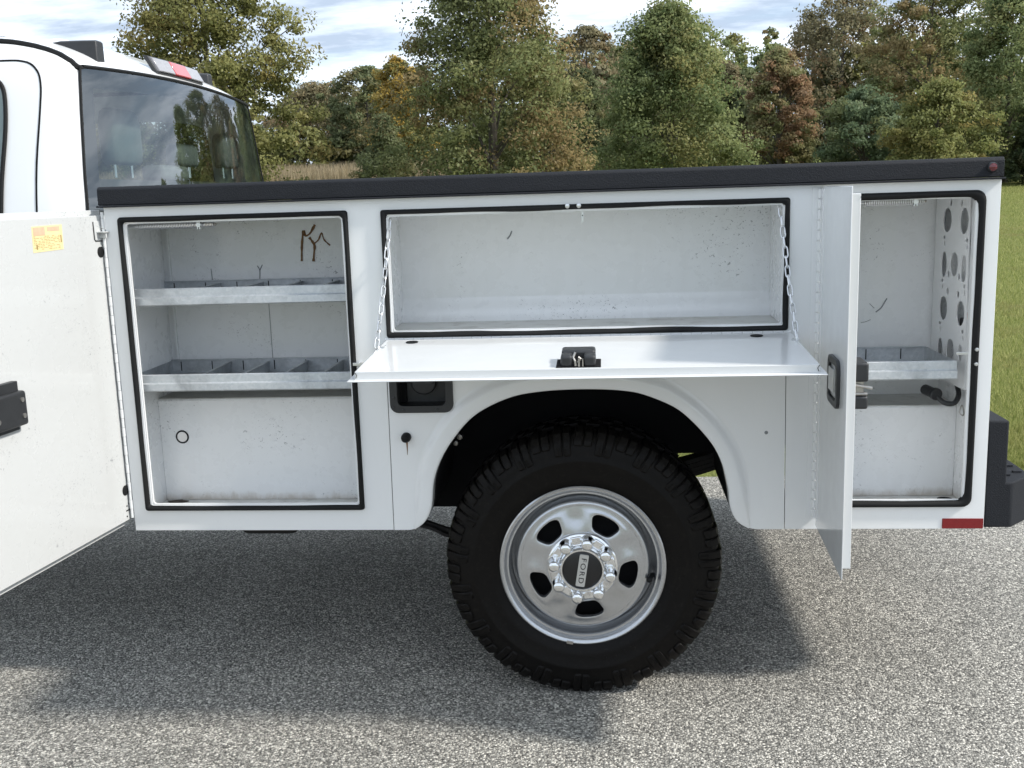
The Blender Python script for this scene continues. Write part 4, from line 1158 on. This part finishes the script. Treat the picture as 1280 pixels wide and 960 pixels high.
# notches cut as raised chevrons on the long blocks' flanks
tm = MB()
for i in range(1, NB, 2):
    a0 = 2 * PI * i / NB + 0.02
    for da, r0, r1 in ((-0.030, 0.348, 0.372), (0.026, 0.350, 0.368)):
        a = a0 + da
        p = [(r * math.sin(a + k), -0.0095, r * math.cos(a + k)) for r, k in ((r0, -0.004), (r0, 0.004), (r1, 0.006), (r1, -0.006))]
        k = tm._a(p + [(x, -0.008, z) for x, y, z in p]); tm.f += [(k, k + 1, k + 2, k + 3), (k, k + 1, k + 5, k + 4), (k + 1, k + 2, k + 6, k + 5), (k + 2, k + 3, k + 7, k + 6), (k + 3, k, k + 4, k + 7)]
# centre and inboard blocks
for i in range(NB):
    for row, (ya, yb, off) in enumerate(((0.100, 0.138, 0.5), (0.148, 0.186, 0.0), (0.198, 0.275, 0.5))):
        a = 2 * PI * (i + off) / NB + 0.02; hw = 0.052 if row < 2 else 0.056
        ra = (0.4155, 0.4155, 0.400, 0.400)
        pts = []
        for r in (0.4155, 0.398):
            for y_, sk_ in ((ya, -0.01), (yb, 0.012)):
                rr_ = r - (0.012 if y_ > 0.25 else 0)
                for s_ in (-1, 1): pts.append((rr_ * math.sin(a + s_ * hw + sk_), y_, rr_ * math.cos(a + s_ * hw + sk_)))
        k = tm._a(pts); tm.f += [(k, k + 1, k + 3, k + 2), (k, k + 1, k + 5, k + 4), (k + 1, k + 3, k + 7, k + 5), (k + 3, k + 2, k + 6, k + 7), (k + 2, k, k + 4, k + 6)]
# raised sidewall bars
for i in range(60):
    a = 2 * PI * i / 60
    if (i // 6) % 2: continue
    p = [(r * math.sin(a + k), y, r * math.cos(a + k)) for r, k, y in ((0.288, -0.02, -0.0052), (0.288, 0.02, -0.0052), (0.300, 0.018, -0.0066), (0.300, -0.018, -0.0066))]
    k = tm._a(p + [(x, y + 0.004, z) for x, y, z in p]); tm.f += [(k, k + 1, k + 2, k + 3), (k, k + 1, k + 5, k + 4), (k + 1, k + 2, k + 6, k + 5), (k + 2, k + 3, k + 7, k + 6), (k + 3, k, k + 4, k + 7)]
tread = link('tread', tm.mesh('tread', M['tyre'], 25)); tread.parent = WD; tread['kind'] = 'stuff'
# steel rim: lip, groove, barrel edge, dished disc with five windows
DEEP = 0.016
rp = [(0.236, 0.030), (0.245, 0.014), (0.2485, 0.006), (0.2480, 0.000), (0.2440, -0.003), (0.2375, -0.002), (0.2330, 0.003), (0.2305, 0.010), (0.2270, 0.014), (0.2225, 0.014), (0.2200, 0.018), (0.2185, 0.030), (0.2170, 0.075), (0.2100, 0.078), (0.2030, 0.075), (0.2018, 0.045), (0.2005, 0.030), (0.1985, 0.021), (0.1950, 0.0165), (0.1900, 0.0150), (0.1840, 0.0155)]
b = MB(); b.lathe(rp, 96)
def dish(r, th=None):
    t = (0.184 - r) / (0.184 - 0.098)
    return 0.0155 - 0.003 * math.sin(min(1, max(0, t)) * PI) * 1.0 - 0.013 * min(1, max(0, t)) ** 1.6
K = 40; RINGS = 6
for k5 in range(5):
    th0 = math.radians(-83 + 72 * k5)
    rc, hw, hh = 0.1385, 0.0395, 0.0275
    def hole(i, grow=1.0):
        a = 2 * PI * i / K
        c, s_ = math.cos(a), math.sin(a)
        e = 0.62
        u = hw * grow * math.copysign(abs(c) ** e, c); v = hh * grow * math.copysign(abs(s_) ** e, s_)
        u *= 1.0 + 0.12 * v / hh
        return (rc + v, u / rc)
    def edge(i):
        a = 2 * PI * i / K; c, s_ = math.cos(a), math.sin(a)
        m_ = max(abs(c), abs(s_)); u, v = c / m_, s_ / m_
        r = (0.141 + 0.043 * v) if True else 0
        return (r, u * math.radians(36))
    rows = []
    for j in range(RINGS + 1):
        t = j / RINGS
        row = []
        for i in range(K):
            hr, hth = hole(i); er, eth = edge(i)
            r = hr + (er - hr) * t; th = hth + (eth - hth) * t
            y = dish(r) - 0.0018 * math.exp(-((t - 0.22) / 0.16) ** 2)
            # shallow radial pressing between the windows
            y += 0.0035 * math.exp(-((abs(th) - math.radians(36)) / 0.14) ** 2) * math.exp(-((r - 0.145) / 0.022) ** 2)
            row.append((r * math.cos(th + th0), y, r * math.sin(th + th0)))
        rows.append(row)
    inner_ = []
    for d in (0.006, 0.016):
        row = []
        for i in range(K):
            hr, hth = hole(i, 0.97)
            row.append((hr * math.cos(hth + th0), dish(hr) + d, hr * math.sin(hth + th0)))
        inner_.insert(0, row)
    b.loft(inner_ + rows, closed_u=True)
b.lathe([(0.0985, 0.0000), (0.093, 0.0005), (0.05, 0.0005)], 64)
rim_me = b.mesh('rim', M['rim'], 40)
rm = bmesh.new(); rm.from_mesh(rim_me); bmesh.ops.remove_doubles(rm, verts=rm.verts, dist=0.0004); bmesh.ops.recalc_face_normals(rm, faces=rm.faces); rm.to_mesh(rim_me); rm.free()
rim_me.set_sharp_from_angle(angle=math.radians(40))
ri = link('rim', rim_me); ri.parent = WD
b = MB().lathe([(0.0, 0.075), (0.15, 0.075), (0.212, 0.09), (0.214, 0.20)], 40); o = b.build('brake_drum', M['liner'], None); o.parent = WD
# chrome hub cover
b = MB().lathe([(0.1035, 0.0005), (0.1045, -0.004), (0.1010, -0.0075), (0.0930, -0.0085), (0.0760, -0.0090), (0.0715, -0.0110), (0.0690, -0.0200), (0.0675, -0.0300), (0.0640, -0.0345), (0.0595, -0.0345), (0.0570, -0.0315), (0.0560, -0.0260)], 72)
o = b.build('hub_cover', M['chrome'], None, smooth=40); o.parent = WD
cap_me = MB().lathe([(0.0200, -0.007), (0.0205, -0.012), (0.0170, -0.017), (0.0165, -0.044), (0.0160, -0.0485), (0.0140, -0.0515), (0.0090, -0.0535), (0.0, -0.0542)], 24).mesh('lug_cap', M['chrome'], 40)
for i in range(8):
    a = math.radians(79 + 45 * i)
    o = bpy.data.objects.new('lug_cap', cap_me); COL.objects.link(o); o.parent = WD; o.location = (0.084 * math.cos(a), 0, 0.084 * math.sin(a))
# pressed ribs between the lug caps
for i in range(8):
    a = math.radians(79 + 22.5 + 45 * i); m = Matrix.Rotation(-a, 4, 'Y')
    b = MB(m); b.box(0.074, 0.098, -0.010, 0.010, -0.011, -0.0085) if False else b.prism([(0.073, -0.012), (0.098, -0.017), (0.098, 0.017), (0.073, 0.012)], [], lambda u, v, w: (u, w, v), -0.0145, -0.007)
    o = b.build('hub_rib', M['chrome'], None, bevel=0.003); o.parent = WD
b = MB().lathe([(0.0565, -0.024), (0.0560, -0.0305), (0.050, -0.0325), (0.0, -0.0335)], 48); o = b.build('center_cap', M['cap_black'], None); o.parent = WD
# satin badge plate with the maker's lettering, turned with the wheel
ba = math.radians(-9.5)
BM = Matrix.Rotation(-ba, 4, 'Y')
b = MB(Matrix.Rotation(math.radians(9.0), 4, 'Y')); b.prism(rrect(-0.0135, 0.0135, -0.0495, 0.0495, 0.004, 3), [], XZ, -0.0365, -0.032)
o = b.build('badge_plate', M['badge'], None, bevel=0.001); o.parent = WD
fc = bpy.data.curves.new('badge_letters', 'FONT'); fc.body = 'FORD'; fc.size = 0.0225; fc.extrude = 0.0006; fc.align_x = 'CENTER'; fc.align_y = 'CENTER'; fc.space_character = 1.25
fo = bpy.data.objects.new('badge_letters_source', fc); COL.objects.link(fo)
dg = bpy.context.evaluated_depsgraph_get()
fm = bpy.data.meshes.new_from_object(fo.evaluated_get(dg)); bpy.data.objects.remove(fo)
fm.name = 'badge_letters'; fm.materials.clear(); fm.materials.append(M['cap_black'])
o = link('badge_letters', fm); o.parent = WD
# text x runs down the plate, its tops to the right: turn flat text up to face -Y, then clockwise
o.matrix_local = Matrix.Translation((0, -0.0368, 0)) @ Matrix.Rotation(math.radians(90 + 9.0), 4, 'Y') @ Matrix.Rotation(math.radians(90), 4, 'X') @ Matrix.Diagonal((1.18, 0.95, 1, 1))
# balance weights and valve
b = MB()
for a in (math.radians(-100),): b.prism([(0.2395, -0.010), (0.2485, -0.010), (0.2485, 0.010), (0.2395, 0.010)], [], lambda u, v, w: (u * math.cos(a) - v * math.sin(a), w, u * math.sin(a) + v * math.cos(a)), -0.006, 0.004)
o = b.build('balance_weight', M['latch_metal'], None, bevel=0.001); o.parent = WD
va = math.radians(-12)
b = MB().tube([(0.214 * math.cos(va), 0.05, 0.214 * math.sin(va)), (0.206 * math.cos(va), 0.02, 0.206 * math.sin(va)), (0.200 * math.cos(va), 0.002, 0.200 * math.sin(va))], [0.007, 0.0055, 0.0045], 10); b.lathe([(0.0, -0.003), (0.008, -0.001), (0.009, 0.006), (0.006, 0.01)], 14, (0.202 * math.cos(va), 0.0, 0.202 * math.sin(va)))
o = b.build('valve_stem', M['rubber'], None); o.parent = WD
# far rear wheel
WF = empty_part('wheel', T, (WC.x, 1.93, WC.z)); WF.rotation_euler = (0, 0, PI)
for nme, me in (('tyre', tyre_me), ('rim', rim_me), ('tread', tread.data)):
    o = bpy.data.objects.new(nme, me); COL.objects.link(o); o.parent = WF
    if nme == 'tread': o['kind'] = 'stuff'

# ------------------------------------------------------------------ cab
YC = 0.985
def side_y(z):      # near side of the cab over height
    pts = [(0.55, 0.06), (0.80, 0.0), (1.25, 0.01), (1.45, 0.035), (1.60, 0.06), (1.80, 0.105), (1.92, 0.135), (1.985, 0.162), (2.025, 0.210), (2.050, 0.295), (2.074, 0.42), (2.090, 0.62)]
    for (a, b_), (c, d) in zip(pts, pts[1:]):
        if z <= c: return b_ + (d - b_) * max(0, (z - a)) / (c - a)
    return pts[-1][1]
def back_x(y, z):
    k = (y - YC) / 0.85
    base = -1.515 - 0.085 * max(0.0, z - 1.50) / 0.45 * 0.5 - 0.055 * abs(k) ** 2.2
    if z > 1.93: base -= 0.9 * (z - 1.93) ** 1.5 * 6
    return base
def bow(y): return 0.022 * (1 - ((y - YC) / 0.85) ** 2)
ZR = [0.55, 0.80, 1.25, 1.40, 1.50, 1.60, 1.72, 1.82, 1.90, 1.935, 1.968, 2.000, 2.028, 2.054, 2.080]
XF = -3.70
rows = []; cols = None
WIN_L, WIN_R = 4, 20
def ring(z):
    yn = side_y(z); r = 0.085 if z < 1.97 else 0.12
    pts = []
    # near side from the front backwards
    xe = back_x(yn + r, z) - r * 1.0
    pts += [(XF, yn, z), (-2.72, yn, z), (-1.84, yn, z)]
    for i in range(5):
        a = PI / 2 * i / 4
        pts.append((xe + r * math.sin(a), yn + r - r * math.cos(a), z))
    yl, yr = yn + r, 2 * YC - yn - r
    nb = 18
    for i in range(1, nb):
        y = yl + (yr - yl) * i / nb
        pts.append((back_x(y, z), y, z + (bow(y) if z > 1.85 else bow(y) * max(0, (z - 1.5) / 0.35))))
    for i in range(5):
        a = PI / 2 * i / 4
        pts.append((xe + r * math.cos(a), yr + r * math.sin(a), z))
    pts += [(-1.84, 2 * YC - yn, z), (-2.72, 2 * YC - yn, z), (XF, 2 * YC - yn, z)]
    return pts
rows = [ring(z) for z in ZR]
n = len(rows[0])
m = MB()
ks = [m._a(r) for r in rows]
W0, W1 = 7, n - 8            # columns of the rear window
zi0, zi1 = ZR.index(1.50), ZR.index(1.935)
for a in range(len(rows) - 1):
    for j in range(n - 1):
        if zi0 <= a < zi1 and W0 <= j < W1: continue
        if zi0 <= a < ZR.index(1.90) and j in (1, n - 3): continue
        m.f.append((ks[a] + j, ks[a] + j + 1, ks[a + 1] + j + 1, ks[a + 1] + j))
# roof skin: join the two sides of the top ring
top = ks[-1]
for j in range(n // 2 - 1):
    a, b_, c, d = top + j, top + j + 1, top + n - 2 - j, top + n - 1 - j
    if b_ != c: m.f.append((a, b_, c, d))
    else: m.f.append((a, b_, d))
zb_ = ZR.index(1.40)
m.f.append(tuple([k for k in ks[:zb_]]) + tuple([k + n - 1 for k in ks[:zb_][::-1]]))   # dash bulkhead, open to the windscreen above
cab = m.build('cab', M['cab_white'], T, smooth=50)
sm = cab.modifiers.new('smooth', 'SUBSURF'); sm.levels = 1; sm.render_levels = 2
# rear glass and its black border
def back_pt(j_t, i_t, off):
    """bilinear point on the rear face; j_t across, i_t up"""
    z = 1.485 + (1.928 - 1.485) * i_t
    yn = side_y(z); yl, yr = yn + 0.085, 2 * YC - yn - 0.085
    y = yl + (yr - yl) * j_t
    return (back_x(y, z) + off, y, z + (bow(y) if z > 1.85 else bow(y) * max(0, (z - 1.5) / 0.35)))
NJ, NI = 30, 14
def strip(name, mat, off, u0, u1, v0, v1, par, holes=None, thick=0.004):
    m = MB()
    g_ = [[back_pt(u0 + (u1 - u0) * j / NJ, v0 + (v1 - v0) * i / NI, off) for j in range(NJ + 1)] for i in range(NI + 1)]
    m.loft(g_); return m.build(name, mat, par, smooth=60)
bpy.context.view_layer.update()
_ev = cab.evaluated_get(bpy.context.evaluated_depsgraph_get())
def snap(P, off):
    """points laid onto the finished cab skin"""
    out = []
    for p in P:
        ok, co, no, _ = _ev.closest_point_on_mesh(Vector(p) - TRUCK_LOC + TRUCK_LOC)
        if no.dot(Vector(p) - Vector((-2.4, YC, 1.4))) < 0: no = -no
        out.append(co + no * off)
    return out
rg_ = strip('rear_window', M['glass'], 0.004, -0.006, 0.988, 0.0, 1.012, cab)
def border():
    m = MB(); w = 0.038
    def band(u0, u1, v0, v1, nj, ni):
        m.loft([[back_pt(u0 + (u1 - u0) * j / nj, v0 + (v1 - v0) * i / ni, 0.0015) for j in range(nj + 1)] for i in range(ni + 1)])
    band(-0.004, w, 0, 1.006, 3, 14); band(1 - w, 0.987, 0, 1.006, 3, 14); band(w, 1 - w, 0.865, 1.006, 30, 3); band(w, 1 - w, 0.0, 0.19, 30, 3)
    return m.build('window_border', M['cap_black'], cab, smooth=60)
border()
b = MB(); b.tube([back_pt(0.988 * j / 30, 1.012, 0.006) for j in range(31)], 0.0055, 6); b.tube([back_pt(-0.006, i / 14, 0.004) for i in range(15)], 0.0045, 6); b.tube([back_pt(0.988, i / 14, 0.004) for i in range(15)], 0.003, 6); b.build('window_gasket', M['rubber'], cab)
for yy in (0.36, 0.66):
    jt = (yy - 0.14) / (2 * YC - 0.28)
    p_ = back_pt(jt, 0.145, 0.012); b = MB().box(p_[0] - 0.008, p_[0] + 0.004, p_[1] - 0.012, p_[1] + 0.012, p_[2] - 0.008, p_[2] + 0.006); b.build('window_clip', M['zinc_bright'], cab, bevel=0.002)
# roof ditch seal running back over the near corner and down to the glass
def ditch(sgn):
    P = []
    for xx in (XF, -2.6, -2.0, -1.80, -1.72, -1.67): P.append((xx, 0.205, 2.020))
    if sgn < 0: P += [(-1.632, 0.204, 2.015), (-1.600, 0.203, 1.995), (-1.574, 0.207, 1.968), (-1.558, 0.214, 1.944)]
    P = smooth_path([Vector((x, y if sgn < 0 else 2 * YC - y, z + 0.001)) for x, y, z in P], 4)
    m = MB(); m.tube(snap(P, 0.002), 0.0105, 8); return m.build('roof_seal', M['rubber'], cab)
ditch(-1); ditch(1)
# roof pods near both rear corners
def pod(y, x0, x1, z, h):
    m = MB(); rows = []
    for t, hh, ww in ((0.0, 0.15, 0.6), (0.12, 0.75, 0.85), (0.3, 1.0, 1.0), (0.7, 0.95, 1.0), (0.97, 0.85, 0.95), (1.0, 0.7, 0.85)):
        x = x0 + (x1 - x0) * t; w = 0.030 * ww; k = h * hh
        rows.append([(x, y - w, z - 0.075), (x, y - w * 0.9, z + k * 0.7), (x, y - w * 0.5, z + k), (x, y + w * 0.5, z + k), (x, y + w * 0.9, z + k * 0.7), (x, y + w, z - 0.075)])
    m.loft(rows); m.f.append(tuple(range(6))); m.f.append(tuple(range(30, 36)))
    return m.build('roof_pod', M['black_plastic'], cab, bevel=0.003)
pod(0.40, -1.79, -1.615, 2.026, 0.014); pod(1.62, -1.90, -1.715, 2.050, 0.024)
# high brake lamp: housing, red centre, clear ends
def lamp(name, mat, y0, y1, o0, o1, z0, z1):
    m = MB(); N = 8
    rows = []
    for off, dz in ((o0, 0.0), (o1, 0.002), (o1, 0.0), (o0, 0.0)):
        pass
    f = lambda y, off, z: (back_x(y, 1.95) - 0.012 + off - (z - 1.975) * 0.55, y, z + bow(y) - 0.022)
    ring_ = lambda y: [f(y, o0, z0), f(y, o1, z0 + 0.003), f(y, o1, z1 - 0.004), f(y, o0, z1)]
    ys_ = [y0 + (y1 - y0) * i / N for i in range(N + 1)]
    m.loft([ring_(y) for y in ys_], closed_u=True); m.f.append((0, 1, 2, 3)); k = 4 * N; m.f.append((k, k + 1, k + 2, k + 3))
    return m.build(name, mat, cab, bevel=0.002)
lamp('lamp_housing', M['black_plastic'], 0.745, 1.170, -0.006, 0.012, 1.972, 2.040)
lamp('clear_lens', M['clear_lens'], 0.751, 0.887, 0.006, 0.022, 1.980, 2.034)
lamp('brake_lens', M['red_lens'], 0.889, 1.035, 0.006, 0.023, 1.980, 2.034)
lamp('clear_lens', M['clear_lens'], 1.037, 1.163, 0.006, 0.022, 1.980, 2.034)
# rear door shut line, side window, on the near side
def side_pt(x, z, off=0.002): return (x, side_y(z) - off, z)
door_out = [(-1.690, 1.30), (-1.690, 1.60), (-1.680, 1.80), (-1.680, 1.88), (-1.696, 1.925), (-1.74, 1.950), (-1.86, 1.955), (-2.4, 1.955)]
P = smooth_path([Vector(side_pt(x, z, 0.0015)) for x, z in door_out], 5)
m = MB(); m.tube(snap(P, -0.0015), 0.0042, 6); m.build('door_gap', M['liner'], cab)
m = MB(); sw = [(1.50, -1.80), (1.60, -1.795), (1.75, -1.785), (1.85, -1.79), (1.89, -1.81), (1.905, -1.85)]
m.loft([[side_pt(x, z, 0.003), side_pt(-2.1, z, 0.003), side_pt(-2.78, z, 0.003)] for z, x in sw]); m.build('side_window', M['side_glass'], cab, smooth=60)
m = MB(); m.loft([[(xx, 2 * YC - side_y(z) + 0.003, z) for xx in (x, -2.1, -2.78)] for z, x in sw]); m.build('side_window', M['side_glass'], cab, smooth=60)
m = MB(); m.tube(smooth_path([Vector(side_pt(x, z, 0.004)) for z, x in sw], 4), 0.007, 6); m.build('side_window_seal', M['rubber'], cab)
# a belt moulding step in the body side sheet of the cab
# cabin interior: dark tub, headrests on posts
m = MB(); m.box(-2.9, -1.64, 0.24, 1.72, 1.30, 1.34); m.box(-2.92, -2.90, 0.22, 1.74, 1.30, 1.52); m.box(-1.72, -1.64, 0.24, 1.74, 1.34, 1.600)
m.build('cabin_tub', M['cabin'], cab)
def headrest(x, y, z0, z1, w, par_mat, seat=False):
    m = MB(); d = 0.075
    rows = []
    for t, ww, dd in ((0.0, 0.86, 0.7), (0.06, 0.96, 0.92), (0.25, 1.0, 1.0), (0.75, 1.0, 0.95), (0.93, 0.94, 0.8), (1.0, 0.80, 0.5)):
        z = z0 + (z1 - z0) * t; a = w / 2 * ww; b_ = d / 2 * dd
        rows.append([(x + b_ * math.copysign(abs(math.cos(q)) ** 0.5, math.cos(q)), y + a * math.copysign(abs(math.sin(q)) ** 0.4, math.sin(q)), z) for q in [2 * PI * i / 20 for i in range(20)]])
    m.loft(rows, closed_u=True); m.f.append(tuple(range(20))); m.f.append(tuple(range(100, 120)))
    h_ = m.build('headrest', par_mat, cab, smooth=60)
    m = MB()
    for dy in (-0.28, 0.28): m.cyl((x, y + dy * w, z0 - 0.045), (x, y + dy * w, z0 + 0.02), 0.005, 8)
    m.build('headrest_post', M['chrome'], cab)
headrest(-1.70, 0.665, 1.655, 1.845, 0.23, M['head_rest'])
headrest(-1.74, 1.30, 1.665, 1.755, 0.22, M['head_rest'])
headrest(-1.70, 1.70, 1.665, 1.815, 0.20, M['head_rest'])
m = MB(); m.box(-1.80, -1.70, 1.02, 1.27, 1.601, 1.665); m.build('armrest_console', M['head_rest'], cab, bevel=0.02, seg=3)
m = MB(); m.box(-2.62, -2.50, 0.35, 0.80, 1.34, 1.80); m.box(-2.62, -2.50, 1.17, 1.62, 1.34, 1.80); m.build('front_seat_back', M['seat_black'], cab, bevel=0.05, seg=3)
